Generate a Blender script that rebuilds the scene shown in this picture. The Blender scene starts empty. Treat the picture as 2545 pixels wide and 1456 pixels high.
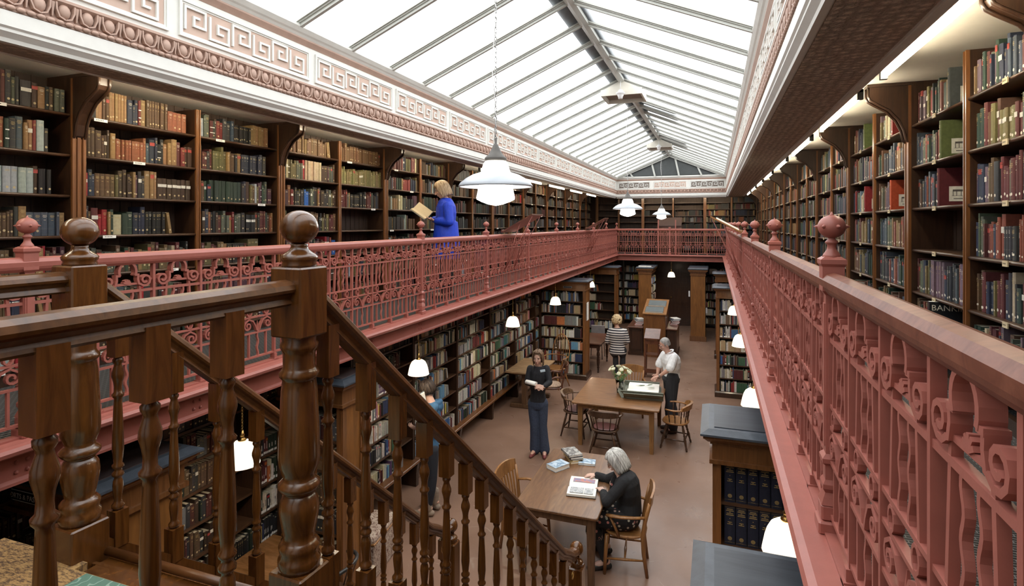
import bpy, math, random
from mathutils import Vector, Matrix
R = random.Random(7)
C = bpy.context.scene.collection
PI = math.pi
# ---------------------------------------------------------------- camera
F_PX, W_PX, H_PX = 1400.0, 2545.0, 1456.0
CX, HY = 1272.5, 556.0
TH = math.atan((1775 - CX) / F_PX)
CT, ST = math.cos(TH), math.sin(TH)
CZ = 3.8
cam_d = bpy.data.cameras.new('camera')
cam = bpy.data.objects.new('camera', cam_d); C.objects.link(cam)
cam.location = (0, 0, CZ); cam.rotation_euler = (PI / 2, 0, TH)
cam_d.sensor_width = 36; cam_d.lens = F_PX / W_PX * 36
cam_d.shift_y = -(H_PX / 2 - HY) / W_PX
cam_d.clip_start = 0.05; cam_d.clip_end = 200
bpy.context.scene.camera = cam
def proj(p):
    d = -p[0] * ST + p[1] * CT
    l = p[0] * CT + p[1] * ST
    if d < 0.05: return (-9999, -9999)
    return (CX + F_PX * l / d, HY - F_PX * (p[2] - CZ) / d)
# ---------------------------------------------------------------- mesh builder
class MB:
    def __init__(s): s.v = []; s.f = []; s.m = []; s.c = []; s.sm = []; s.T = None
    def vert(s, p):
        s.v.append(tuple(s.T @ Vector(p)) if s.T is not None else tuple(p)); return len(s.v) - 1
    def face(s, ix, m=0, c=None, sm=False):
        s.f.append(tuple(ix)); s.m.append(m); s.c.append(c or (1, 1, 1)); s.sm.append(sm)
    def quad(s, a, b, c, d, m=0, col=None):
        i = [s.vert(p) for p in (a, b, c, d)]; s.face(i, m, col)
    def box(s, x0, x1, y0, y1, z0, z1, m=0, c=None):
        P = [(x0,y0,z0),(x1,y0,z0),(x1,y1,z0),(x0,y1,z0),(x0,y0,z1),(x1,y0,z1),(x1,y1,z1),(x0,y1,z1)]
        i = [s.vert(p) for p in P]
        for q in ((0,3,2,1),(4,5,6,7),(0,1,5,4),(1,2,6,5),(2,3,7,6),(3,0,4,7)): s.face([i[k] for k in q], m, c)
    def hexa(s, P, m=0, c=None):
        i = [s.vert(p) for p in P]
        for q in ((0,3,2,1),(4,5,6,7),(0,1,5,4),(1,2,6,5),(2,3,7,6),(3,0,4,7)): s.face([i[k] for k in q], m, c)
    def bbox(s, x0, x1, y0, y1, z0, z1, b=0.005, m=0, c=None):   # box with chamfered vertical and top edges
        def ring(e, z): return [(x0+e,y0,z),(x1-e,y0,z),(x1,y0+e,z),(x1,y1-e,z),(x1-e,y1,z),(x0+e,y1,z),(x0,y1-e,z),(x0,y0+e,z)]
        def ring2(z): return [(x0+b*1.3,y0+b,z),(x1-b*1.3,y0+b,z),(x1-b,y0+b*1.3,z),(x1-b,y1-b*1.3,z),(x1-b*1.3,y1-b,z),(x0+b*1.3,y1-b,z),(x0+b,y1-b*1.3,z),(x0+b,y0+b*1.3,z)]
        s.loft([ring2(z0), ring(b, z0+b), ring(b, z1-b), ring2(z1)], m, c, cap=True)
    def loft(s, rings, m=0, c=None, cap=True, closed=True, sm=False):
        idx = [[s.vert(p) for p in r] for r in rings]
        n = len(rings[0])
        for a, b in zip(idx, idx[1:]):
            for k in range(n if closed else n - 1):
                s.face((a[k], a[(k+1) % n], b[(k+1) % n], b[k]), m, c, sm)
        if cap and closed:
            s.face(idx[0][::-1], m, c); s.face(idx[-1], m, c)
    def lathe(s, prof, cx=0, cy=0, cz=0, seg=16, m=0, c=None, sm=True, cap=True):
        s.loft([[(cx + r*math.cos(2*PI*k/seg), cy + r*math.sin(2*PI*k/seg), cz + z) for k in range(seg)] for r, z in prof], m, c, cap, True, sm)
    def prism(s, poly, a0, a1, axis='y', m=0, c=None):
        def P(u, w, a):
            return (u, a, w) if axis == 'y' else ((a, u, w) if axis == 'x' else (u, w, a))
        s.loft([[P(u, w, a0) for u, w in poly], [P(u, w, a1) for u, w in poly]], m, c)
    def tube(s, pts, r, seg=8, m=0, c=None, sm=True, up=None, flat=1.0):
        pts = [Vector(p) for p in pts]; n = len(pts)
        rs = r if isinstance(r, (list, tuple)) else [r] * n
        rings = []; ref = None
        for i, p in enumerate(pts):
            t = (pts[min(i+1, n-1)] - pts[max(i-1, 0)])
            if t.length < 1e-9: t = Vector((0, 0, 1))
            t.normalize()
            if ref is None:
                ref = Vector(up) if up else (Vector((0, 0, 1)) if abs(t.z) < .9 else Vector((1, 0, 0)))
            a = t.cross(ref)
            if a.length < 1e-6: a = t.orthogonal()
            a.normalize(); b = a.cross(t).normalized(); ref = b
            rr = rs[i]
            rings.append([p + a * (rr * math.cos(2*PI*k/seg)) + b * (rr * flat * math.sin(2*PI*k/seg)) for k in range(seg)])
        s.loft(rings, m, c, True, True, sm)
    def ball(s, cx, cy, cz, rx, ry=None, rz=None, seg=12, rn=8, m=0, c=None, sm=True):
        ry = ry or rx; rz = rz or rx
        rings = []
        for j in range(rn + 1):
            a = -PI/2 + PI * j / rn
            q = max(math.cos(a), .02)
            rings.append([(cx + rx*q*math.cos(2*PI*k/seg), cy + ry*q*math.sin(2*PI*k/seg), cz + rz*math.sin(a)) for k in range(seg)])
        s.loft(rings, m, c, True, True, sm)
    def sweep(s, poly, path, m=0, c=None, sm=False):
        """profile poly [(side,up)] swept along path (list of points), side = horizontal normal"""
        path = [Vector(p) for p in path]; n = len(path); rings = []
        for i, p in enumerate(path):
            t = (path[min(i+1, n-1)] - path[max(i-1, 0)]).normalized()
            side = Vector((t.y, -t.x, 0)).normalized(); up = side.cross(t).normalized()
            rings.append([p + side * a + up * b for a, b in poly])
        s.loft(rings, m, c, True, True, sm)
    def ribbon(s, pts, t, d0, d1, m=0, c=None):
        """2D polyline (u,w) in the x-z plane thickened by t, extruded in y from d0 to d1"""
        n = len(pts); L = []; Rr = []
        for i in range(n):
            ax, az = pts[max(i-1, 0)]; bx, bz = pts[min(i+1, n-1)]
            dx, dz = bx-ax, bz-az; l = math.hypot(dx, dz) or 1
            nx, nz = -dz/l*t/2, dx/l*t/2
            x, z = pts[i]; L.append((x+nx, z+nz)); Rr.append((x-nx, z-nz))
        rings = [[(L[i][0], d0, L[i][1]), (Rr[i][0], d0, Rr[i][1]), (Rr[i][0], d1, Rr[i][1]), (L[i][0], d1, L[i][1])] for i in range(n)]
        s.loft(rings, m, c)
    def mesh(s, name, mats):
        me = bpy.data.meshes.new(name)
        me.from_pydata(s.v, [], s.f)
        mats = mats if isinstance(mats, (list, tuple)) else [mats]
        for mt in mats: me.materials.append(mt)
        if len(mats) > 1: me.polygons.foreach_set('material_index', s.m)
        me.polygons.foreach_set('use_smooth', s.sm)
        if any(c != (1, 1, 1) for c in s.c):
            at = me.color_attributes.new('col', 'FLOAT_COLOR', 'CORNER')
            arr = []
            for f, c in zip(s.f, s.c): arr.extend([c[0], c[1], c[2], 1.0] * len(f))
            at.data.foreach_set('color', arr)
        me.validate(); me.update()
        return me
    def obj(s, name, mats, parent=None, loc=None, rz=0):
        o = bpy.data.objects.new(name, s.mesh(name, mats)); C.objects.link(o)
        if parent: o.parent = parent
        if loc: o.location = loc
        if rz: o.rotation_euler.z = rz
        return o
def tag(o, label=None, cat=None, group=None, kind=None):
    if label: o['label'] = label
    if cat: o['category'] = cat
    if group: o['group'] = group
    if kind: o['kind'] = kind
    return o
def struct(name, mb, m, label=None):
    o = mb.obj(name, m); o['kind'] = 'structure'
    if label: o['label'] = label
    return o
def thing(name, label, cat, loc=(0, 0, 0), rz=0, group=None):
    o = bpy.data.objects.new(name, None); C.objects.link(o)
    o.location = loc; o.rotation_euler.z = rz; o.empty_display_size = .1
    return tag(o, label, cat, group)
KIDS = {}
def kids(o): return [x for x in bpy.data.objects if x.parent == o]
def dup(root, loc, rz=None, label=None, group=None):
    def cp(o, parent):
        c = o.copy(); C.objects.link(c); c.parent = parent
        for ch in KIDS.setdefault(o.name, kids(o)): cp(ch, c)
        return c
    r = cp(root, None); r.location = loc
    if rz is not None: r.rotation_euler.z = rz
    if label: r['label'] = label
    if group: r['group'] = group
    return r
def sub(o, parent): o.parent = parent; return o
def frame(o, a, d, n):
    """matrix from origin and x,y axes"""
    z = Vector(d).cross(Vector(n))
# ---------------------------------------------------------------- materials
def mat(name, col=(.5,.5,.5), rough=.5, metal=0, emit=None, estr=0, spec=.5, coat=0):
    m = bpy.data.materials.new(name); m.use_nodes = True
    b = m.node_tree.nodes['Principled BSDF']
    b.inputs['Base Color'].default_value = (*col, 1); b.inputs['Roughness'].default_value = rough
    b.inputs['Metallic'].default_value = metal; b.inputs['Specular IOR Level'].default_value = spec
    b.inputs['Coat Weight'].default_value = coat; b.inputs['Coat Roughness'].default_value = .15
    if emit: b.inputs['Emission Color'].default_value = (*emit, 1); b.inputs['Emission Strength'].default_value = estr
    return m
def nd(m): return m.node_tree.nodes, m.node_tree.links, m.node_tree.nodes['Principled BSDF']
def ramp(N, L, fac, stops):
    r = N.new('ShaderNodeValToRGB'); e = r.color_ramp.elements
    while len(e) < len(stops): e.new(.5)
    for k, (p, c) in enumerate(stops): e[k].position = p; e[k].color = (*c, 1)
    L.new(fac, r.inputs[0]); return r.outputs[0]
def bump(m, h, dist, strength=1):
    N, L, B = nd(m); b = N.new('ShaderNodeBump'); b.inputs['Distance'].default_value = dist
    b.inputs['Strength'].default_value = strength
    L.new(h, b.inputs['Height']); L.new(b.outputs[0], B.inputs['Normal'])
def coords(N, L, scale=(1,1,1), kind='Object'):
    t = N.new('ShaderNodeTexCoord'); mp = N.new('ShaderNodeMapping'); mp.inputs['Scale'].default_value = scale
    L.new(t.outputs[kind], mp.inputs[0]); return mp.outputs[0]
def noise(N, L, vec, scale, detail=4, rough=.55, dist=0):
    n = N.new('ShaderNodeTexNoise'); n.inputs['Scale'].default_value = scale; n.inputs['Detail'].default_value = detail
    n.inputs['Roughness'].default_value = rough; n.inputs['Distortion'].default_value = dist
    L.new(vec, n.inputs['Vector']); return n.outputs[0]
def wood(name, c1, c2, rough=.4, scale=(14,14,1.2), coat=0, spec=.4, bmp=.0006):
    m = mat(name, c1, rough, coat=coat, spec=spec); N, L, B = nd(m)
    v = coords(N, L, scale)
    f = noise(N, L, v, 2.2, 6, .6, 1.2)
    mid = tuple((a+b)/2 for a, b in zip(c1, c2))
    L.new(ramp(N, L, f, [(.3, c1), (.5, mid), (.72, c2)]), B.inputs['Base Color'])
    bump(m, f, bmp, .6)
    return m
def painted(name, c, rough=.45, var=.12, bs=.0008, scale=9):
    m = mat(name, c, rough); N, L, B = nd(m); v = coords(N, L)
    f = noise(N, L, v, scale, 5, .6)
    L.new(ramp(N, L, f, [(.3, tuple(x*(1-var) for x in c)), (.7, tuple(min(1, x*(1+var)) for x in c))]), B.inputs['Base Color'])
    bump(m, noise(N, L, v, scale*6, 3), bs, .5)
    return m
def attr_mat(name, rough=.6, spec=.3, nz=.25):
    m = mat(name, (1,1,1), rough, spec=spec); N, L, B = nd(m)
    a = N.new('ShaderNodeVertexColor'); a.layer_name = 'col'
    v = coords(N, L); f = noise(N, L, v, 40, 3)
    r = ramp(N, L, f, [(.3, (1-nz,)*3), (.7, (1,)*3)])
    mx = N.new('ShaderNodeMix'); mx.data_type = 'RGBA'; mx.blend_type = 'MULTIPLY'; mx.inputs[0].default_value = 1
    L.new(a.outputs[0], mx.inputs[6]); L.new(r, mx.inputs[7]); L.new(mx.outputs[2], B.inputs['Base Color'])
    return m
M = {}
M['stair'] = wood('polished_mahogany', (.050,.0160,.0036), (.135,.050,.0105), .24, (10,10,1.0), coat=.5)
M['rail'] = wood('handrail_mahogany', (.050,.018,.005), (.120,.045,.012), .30, (2,8,8), coat=.15, bmp=.0002)
M['case'] = wood('dark_bookcase_wood', (.022,.010,.0055), (.052,.024,.012), .36, (12,12,1.2), coat=.15)
M['pil'] = wood('pilaster_oak', (.110,.042,.013), (.21,.086,.027), .33, (16,16,1.2), coat=.3)
M['shelf'] = wood('shelf_wood', (.034,.016,.009), (.078,.038,.019), .35, (1.5,1.5,14), coat=.2)
M['back'] = wood('bookcase_back_boards', (.025,.013,.008), (.055,.030,.017), .6, (9,9,1))
M['oak'] = wood('golden_oak', (.18,.08,.024), (.36,.17,.058), .36, (9,9,1.3), coat=.25)
M['endpanel'] = wood('pine_end_panel', (.15,.058,.013), (.28,.115,.028), .42, (7,7,.9), coat=.15)
M['table'] = wood('oak_table_top', (.110,.052,.024), (.21,.108,.050), .36, (10,1.2,8), coat=.25)
M['table2'] = wood('worn_oak_table_top', (.15,.070,.028), (.30,.150,.064), .36, (1.6,8,8), coat=.25)
M['tleg'] = wood('dark_oak_leg', (.075,.038,.020), (.16,.088,.045), .42, (12,12,1.2))
M['tleg2'] = wood('golden_oak_leg', (.16,.075,.025), (.30,.155,.055), .42, (12,12,1.2))
M['dchair'] = wood('dark_chair_wood', (.035,.018,.010), (.09,.043,.022), .32, (12,12,2), coat=.3)
M['red'] = wood('red_mahogany', (.070,.024,.012), (.145,.053,.028), .32, (3,3,6), coat=.4)
M['door'] = wood('dark_door_wood', (.030,.012,.007), (.06,.026,.014), .3, (8,8,1), coat=.3)
M['leather'] = painted('maroon_leather', (.13,.055,.05), .35, .2, .0006)
M['tapestry'] = painted('floral_cream_upholstery', (.42,.30,.22), .9, .7, .001, 60)
M['iron'] = painted('salmon_painted_iron', (.335,.108,.084), .42, .08, .0007, 12)
M['railtop'] = wood('red_varnished_handrail', (.115,.031,.018), (.22,.078,.046), .45, (7,1.0,7), coat=.05, spec=.3)
M['white'] = painted('white_plaster', (.74,.74,.70), .55, .04, .0005)
M['ceil'] = painted('gallery_ceiling_plaster', (.62,.58,.50), .8, .06, .0008, 4)
M['egg'] = painted('pink_plaster_moulding', (.46,.31,.245), .55, .08, .0006)
M['key'] = painted('pink_frieze_ground', (.56,.41,.335), .7, .05, .0003)
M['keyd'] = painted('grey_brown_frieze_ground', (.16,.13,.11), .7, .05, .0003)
M['alu'] = painted('cream_glazing_bar', (.45,.46,.425), .4, .04, .0003)
M['hood'] = painted('cream_vent_paint', (.66,.63,.55), .45, .05, .0003)
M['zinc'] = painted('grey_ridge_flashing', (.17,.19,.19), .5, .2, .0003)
M['lead'] = wood('dark_stained_board', (.022,.027,.036), (.040,.048,.060), .42, (1,10,10), coat=.1)
M['lead2'] = wood('brown_black_board', (.05,.035,.036), (.085,.062,.062), .45, (10,1,10), coat=.1)
M['leadedge'] = painted('blue_black_board_edge', (.052,.063,.080), .38, .25, .0006, 14)
M['black'] = mat('black_metal', (.02,.02,.02), .4)
M['dgrey'] = painted('dark_iron', (.05,.052,.055), .5)
M['brass'] = mat('brass', (.45,.28,.09), .3, 1)
M['chain'] = mat('steel_chain', (.35,.35,.34), .35, .8)
M['cone'] = painted('weathered_zinc_cone', (.085,.078,.07), .55, .25)
M['wshade'] = mat('white_enamel', (.42,.46,.51), .3)
M['wplas'] = mat('white_plastic', (.8,.8,.8), .35)
M['glow'] = mat('opal_glass_lit', (.9,.85,.75), .3, emit=(1,.95,.86), estr=15)
M['glowb'] = mat('bell_shade_lit', (.9,.85,.75), .35, emit=(1,.84,.62), estr=1.25)
M['tubel'] = mat('fluorescent_tube_lit', (1,1,1), .3, emit=(1,.88,.66), estr=44)
M['paper'] = painted('paper', (.86,.85,.80), .8, .03, .0001)
M['label'] = painted('yellowed_shelf_label', (.50,.42,.27), .7)
M['gold'] = mat('gilt_lettering', (.42,.29,.10), .5, .3)
M['signk'] = mat('black_sign_board', (.006,.006,.007), .3)
M['signw'] = mat('white_lettering', (.75,.75,.72), .5)
M['book'] = attr_mat('book_cloth', .62)
M['col'] = attr_mat('painted_colours', .5, nz=.05)
M['trous'] = painted('dark_trousers', (.018,.018,.022), .85, .2, .001, 30)
# floor: brown linoleum with scuffs and pale scratch lines
m = mat('brown_linoleum', (.2,.12,.08), .34, spec=.4); N, L, B = nd(m)
v = coords(N, L); a = noise(N, L, v, .7, 6, .65)
base = ramp(N, L, a, [(.32, (.185,.108,.074)), (.52, (.235,.142,.101)), (.72, (.275,.172,.126))])
nn = N.new('ShaderNodeTexNoise'); nn.inputs['Scale'].default_value = .9; nn.inputs['Detail'].default_value = 2; nn.inputs['Distortion'].default_value = .6
L.new(v, nn.inputs['Vector'])
mt = N.new('ShaderNodeMath'); mt.operation = 'SUBTRACT'; mt.inputs[1].default_value = .5; L.new(nn.outputs[0], mt.inputs[0])
ab = N.new('ShaderNodeMath'); ab.operation = 'ABSOLUTE'; L.new(mt.outputs[0], ab.inputs[0])
ln = ramp(N, L, ab.outputs[0], [(.0, (1,1,1)), (.0016, (0,0,0))])
br = noise(N, L, v, 3.5, 3); bs = ramp(N, L, br, [(.5, (0,0,0)), (.62, (.45,.45,.45))])
mu = N.new('ShaderNodeMix'); mu.data_type = 'RGBA'; mu.blend_type = 'MULTIPLY'; mu.inputs[0].default_value = 1
L.new(ln, mu.inputs[6]); L.new(bs, mu.inputs[7])
mx = N.new('ShaderNodeMix'); mx.data_type = 'RGBA'; L.new(mu.outputs[2], mx.inputs[0]); L.new(base, mx.inputs[6]); mx.inputs[7].default_value = (.45,.37,.30,1)
L.new(mx.outputs[2], B.inputs['Base Color'])
rr = ramp(N, L, noise(N, L, v, 2.5, 4), [(.3, (.26,)*3), (.7, (.42,)*3)]); L.new(rr, B.inputs['Roughness'])
M['floor'] = m
# cast iron grating
m = mat('cast_iron_grating', (.07,.075,.08), .5, spec=.4); N, L, B = nd(m)
v = coords(N, L, (1,1,1)); bt = N.new('ShaderNodeTexBrick'); L.new(v, bt.inputs['Vector'])
bt.inputs['Color1'].default_value = (.006,.006,.007,1); bt.inputs['Color2'].default_value = (.006,.006,.007,1); bt.inputs['Mortar'].default_value = (.20,.205,.21,1)
bt.inputs['Scale'].default_value = 18; bt.inputs['Mortar Size'].default_value = .035; bt.inputs['Brick Width'].default_value = .8; bt.inputs['Row Height'].default_value = .3
L.new(bt.outputs['Color'], B.inputs['Base Color']); bump(m, bt.outputs['Fac'], .003)
M['grate'] = m
# textured soffit plaster
m = mat('embossed_soffit_plaster', (.6,.5,.4), .8); N, L, B = nd(m)
v = coords(N, L); vo = N.new('ShaderNodeTexVoronoi'); vo.inputs['Scale'].default_value = 17; vo.inputs['Randomness'].default_value = .45
L.new(v, vo.inputs['Vector'])
ns = noise(N, L, v, 60, 3)
ad = N.new('ShaderNodeMath'); ad.operation = 'SUBTRACT'; L.new(ns, ad.inputs[0]); L.new(vo.outputs[0], ad.inputs[1])
L.new(ramp(N, L, ad.outputs[0], [(.0, (.42,.34,.27)), (.5, (.85,.72,.58))]), B.inputs['Base Color'])
bump(m, ad.outputs[0], .03, 1)
M['soffit'] = m
# stair landing parquet oak, green patterned mat
m = mat('speckled_oak_board', (.3,.18,.07), .5); N, L, B = nd(m); v = coords(N, L, (6, 20, 6))
f = noise(N, L, v, 6, 6, .7); L.new(ramp(N, L, f, [(.42, (.10,.06,.035)), (.52, (.32,.19,.075)), (.7, (.45,.29,.12))]), B.inputs['Base Color']); M['speck'] = m
m = mat('green_patterned_mat', (.1,.2,.15), .8); N, L, B = nd(m); v = coords(N, L, (1,1,1))
w = N.new('ShaderNodeTexWave'); w.inputs['Scale'].default_value = 7; w.inputs['Distortion'].default_value = 9; w.inputs['Detail'].default_value = 1; w.inputs['Detail Scale'].default_value = 3
L.new(v, w.inputs['Vector']); L.new(ramp(N, L, w.outputs[0], [(.0, (.08,.16,.12)), (.86, (.085,.17,.13)), (.93, (.22,.32,.26))]), B.inputs['Base Color']); M['green'] = m
# skylight glass: almost clear, faintly frosted
m = bpy.data.materials.new('frosted_skylight_glass'); m.use_nodes = True; N = m.node_tree.nodes; L = m.node_tree.links; N.clear()
o = N.new('ShaderNodeOutputMaterial'); mixs = N.new('ShaderNodeMixShader'); tr = N.new('ShaderNodeBsdfTransparent'); tl = N.new('ShaderNodeBsdfTranslucent')
tr.inputs[0].default_value = (.99,.995,1,1); tl.inputs[0].default_value = (.9,.95,1,1); mixs.inputs[0].default_value = .15
L.new(tr.outputs[0], mixs.inputs[1]); L.new(tl.outputs[0], mixs.inputs[2]); L.new(mixs.outputs[0], o.inputs[0]); M['sky'] = m
m = mat('clear_glass', (1,1,1), .02); nd(m)[2].inputs['Transmission Weight'].default_value = 1; nd(m)[2].inputs['IOR'].default_value = 1.3; M['glass'] = m
# ================================================================ setting
XL, XR = -3.3, .39                 # gallery railings
BL, BR = -4.40, 1.42               # gallery bookcase fronts
WL, WR = -4.70, 1.72               # walls
Y0, Y1, YB = -1.6, 20.3, 21.75      # near wall, far railing, far gallery bookcase front
YW = 22.05
GZ, LZ = 2.72, 2.4                 # gallery floor, landing
CEIL = 4.88
BZ = 4.71                          # beam underside
XM = (XL + XR) / 2
b = MB(); b.box(WL-.1, WR+.1, Y0-.1, YW+.1, -.12, 0); struct('floor', b, M['floor'], 'brown linoleum library floor with pale scratches')
b = MB(); b.box(WL-.15, WL, Y0-.1, YW+.1, 0, 5.4); struct('wall_left', b, M['case'])
b = MB(); b.box(WR, WR+.15, Y0-.1, YW+.1, 0, 5.4); struct('wall_right', b, M['case'])
b = MB(); b.box(WL, WR, YW, YW+.15, 0, 5.4); struct('wall_back', b, M['door'])
b = MB(); b.box(WL, WR, Y0-.15, Y0, 0, 7.2); struct('wall_front', b, M['white'])
b = MB(); b.box(WL, XL-.47, Y0, YW, CEIL, CEIL+.12); b.box(XR+.5, WR, Y0, YW, CEIL, CEIL+.12); b.box(XL-.55, XR+.5, Y1+.5, YW, CEIL, CEIL+.12)
struct('ceiling', b, M['ceil'], 'cream plaster ceiling over the galleries')
# gallery decks (iron grating)
b = MB(); b.box(WL, XL+.02, Y0, YW, GZ-.05, GZ); struct('floor_gallery_left', b, M['grate'])
b = MB(); b.box(XR-.02, WR, Y0, YW, GZ-.05, GZ); struct('floor_gallery_right', b, M['grate'])
b = MB(); b.box(XL+.02, XR-.02, Y1-.02, YW, GZ-.05, GZ); struct('floor_gallery_back', b, M['grate'])
# salmon girders: web, flanges, rivets
def girder(name, P, Q, inward):
    b = MB(); P = Vector(P); Q = Vector(Q); d = (Q-P).normalized(); n = Vector(inward); Lg = (Q-P).length
    b.T = Matrix(((d.x, n.x, 0, P.x), (d.y, n.y, 0, P.y), (0, 0, 1, 0), (0, 0, 0, 1)))
    b.prism([(-.04,2.50),(.035,2.50),(.035,2.515),(.02,2.53),(.02,2.655),(.05,2.668),(.115,2.672),(.13,2.682),(.135,2.70),(.125,2.716),(.10,2.722),(-.04,2.722)], 0, Lg, 'x')
    k = .35
    while k < Lg:
        for dx in (0, .05):
            for z in (2.56, 2.61): b.ball(k+dx, .022, z, .011, seg=6, rn=4)
        k += 1.02
    return struct(name, b, M['iron'], 'salmon painted riveted girder edging the gallery')
girder('trim_1', (XL, Y0, 0), (XL, Y1+.02, 0), (1, 0, 0))
girder('trim_2', (XR, Y0, 0), (XR, Y1+.02, 0), (-1, 0, 0))
girder('trim_3', (XL, Y1, 0), (XR, Y1, 0), (0, -1, 0))
# ---- entablature: profile in (offset from void edge outwards, z)
SKZ = 5.44
prof_top = [(.0,5.05),(.0,5.29),(.012,5.30),(.012,5.31)]
def run(b, poly, P, Q, n):
    P = Vector(P); Q = Vector(Q); d = (Q-P).normalized(); n = Vector(n)
    b.T = Matrix(((d.x, n.x, 0, P.x), (d.y, n.y, 0, P.y), (0, 0, 1, 0), (0, 0, 0, 1)))
    b.prism(poly, 0, (Q-P).length, 'x'); b.T = None
sides = [((XL, Y0, 0), (XL, Y1, 0), (1, 0, 0)), ((XR, Y0, 0), (XR, Y1, 0), (-1, 0, 0)), ((XL, Y1, 0), (XR, Y1, 0), (0, -1, 0))]
for i, (P, Q, n) in enumerate(sides):
    b = MB()
    run(b, ([(-.49,BZ+.05),(-.44,BZ+.045),(-.43,BZ+.056),(-.07,BZ+.012),(-.07,BZ),(-.035,BZ)] if i == 0 else [(-.55,BZ),(-.5,BZ),(-.5,BZ+.01),(-.07,BZ+.01),(-.07,BZ),(-.035,BZ)]) + [(-.03,BZ+.02),(.0,BZ+.045),(.0,4.77),(.012,4.78),(.012,4.855),(-.03,4.86),(-.03,5.43),(-.49 if i == 0 else -.55,5.43)], P, Q, n)
    run(b, [(-.03,5.0),(.0,5.0),(.0,5.32),(-.03,5.32)], P, Q, n)
    run(b, [(-.03,5.37),(.03,5.372),(.045,5.39),(.06,5.40),(.085,5.43),(.085,5.45),(.03,5.47),(-.3,5.47),(-.3,5.42),(-.03,5.42)], P, Q, n)
    struct('trim_%d' % (4+i), b, M['white'], 'white plaster entablature below the skylight')
    b = MB(); run(b, [(-.03,4.86),(.008,4.86),(.012,4.885),(-.005,4.90),(-.012,4.96),(.022,4.985),(.022,5.0),(-.03,5.0)], P, Q, n)
    run(b, [(-.03,5.32),(.002,5.32),(.012,5.335),(.03,5.36),(.03,5.372),(-.03,5.372)], P, Q, n)
    # egg and dart, bead and reel
    Pv, Qv, nv = Vector(P), Vector(Q), Vector(n); d = (Qv-Pv).normalized(); Lg = (Qv-Pv).length
    b.T = Matrix(((d.x, nv.x, 0, Pv.x), (d.y, nv.y, 0, Pv.y), (0, 0, 1, 0), (0, 0, 0, 1)))
    k = 2.2 if i < 2 else .06
    while k < Lg:
        near = k < 12
        b.ball(k, .004, 4.938, .032, .022, .04, seg=10 if near else 6, rn=6 if near else 4)
        if near:
            b.ribbon([(k-.046,4.978),(k-.044,4.94),(k-.03,4.905),(k,4.893)], .008, -.005, .022)
            b.ribbon([(k+.046,4.978),(k+.044,4.94),(k+.03,4.905),(k,4.893)], .008, -.005, .022)
            b.hexa([(k+.057,-.01,4.9),(k+.063,-.01,4.9),(k+.063,.012,4.9),(k+.057,.012,4.9),(k+.052,-.01,4.975),(k+.068,-.01,4.975),(k+.068,.02,4.975),(k+.052,.02,4.975)])
        else:
            b.box(k+.054, k+.066, -.01, .012, 4.9, 4.975)
        k += .12
    k = 2.2 if i < 2 else .02
    while k < min(Lg, 13):
        b.tube([(k, .014, 4.874), (k+.008, .014, 4.874), (k+.02, .014, 4.874), (k+.032, .014, 4.874), (k+.04, .014, 4.874)], [.004,.012,.014,.012,.004], 6)
        k += .045
    b.T = None
    struct('trim_%d' % (7+i), b, M['egg'], 'pink egg and dart moulding under the frieze')
# Greek key frieze panels
UA = [(0,0),(0,5),(4,5),(4,1.5),(1.7,1.5),(1.7,3.3),(2.7,3.3)]
def key_panel(b, x0, x1):
    z0, z1 = 5.035, 5.285
    w = .018
    for (a0, a1, c0, c1) in ((x0,x1,z0,z0+w),(x0,x1,z1-w,z1),(x0,x0+w,z0+w,z1-w),(x1-w,x1,z0+w,z1-w)):
        b.box(a0, a1, 0, .016, c0, c1)
    w2 = .03
    for (a0, a1, c0, c1) in ((x0+w,x1-w,z0+w,z0+w2),(x0+w,x1-w,z1-w2,z1-w),(x0+w,x0+w2,z0+w2,z1-w2),(x1-w2,x1-w,z0+w2,z1-w2)):
        b.box(a0, a1, 0, .008, c0, c1)
    n = 6; u0, u1 = x0+w2+.012, x1-w2-.012; U = (u1-u0)/n; Hh = z1-z0-2*w2-.03; zb = z0+w2+.015
    t = .016
    for k in range(n):
        pts = [(u0+k*U + p[0]/5*U, zb + (p[1] if k % 2 == 0 else 5-p[1])/5*Hh) for p in UA]
        for (ax, az), (bx, bz) in zip(pts, pts[1:]):
            if abs(az-bz) < 1e-6: b.box(min(ax,bx)-t/2, max(ax,bx)+t/2, -.003, .017, az-t/2, az+t/2)
            else: b.box(ax-t/2, ax+t/2, -.0035, .0168, min(az,bz)+t/2, max(az,bz)-t/2)
def key_ground(b, x0, x1): b.box(x0+.03, x1-.03, -.002, .003, 5.065, 5.255)
for i, (P, Q, n) in enumerate(sides):
    Pv, nv = Vector(P), Vector(n); d = (Vector(Q)-Pv).normalized()
    T = Matrix(((d.x, nv.x, 0, Pv.x), (d.y, nv.y, 0, Pv.y), (0, 0, 1, 0), (0, 0, 0, 1)))
    b = MB(); b.T = T; g = MB(); g.T = T; g2 = MB(); g2.T = T
    if i < 2:
        y = 2.73 - 1.335*2
        while y + 1.3 < Y1:
            x0, x1 = y - Y0, y - Y0 + 1.26
            key_panel(b, x0, x1); key_ground(g, x0, x1); y += 1.335
    else:
        wd = (XR - XL)/3
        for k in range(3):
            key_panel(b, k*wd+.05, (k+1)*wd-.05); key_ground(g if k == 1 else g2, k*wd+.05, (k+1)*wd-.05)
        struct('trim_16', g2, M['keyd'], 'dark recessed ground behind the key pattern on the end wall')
    struct('trim_%d' % (10+i), b, M['white'], 'white raised Greek key pattern on the frieze')
    struct('trim_%d' % (13+i), g, M['key'], 'pink recessed ground behind the key pattern')
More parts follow.
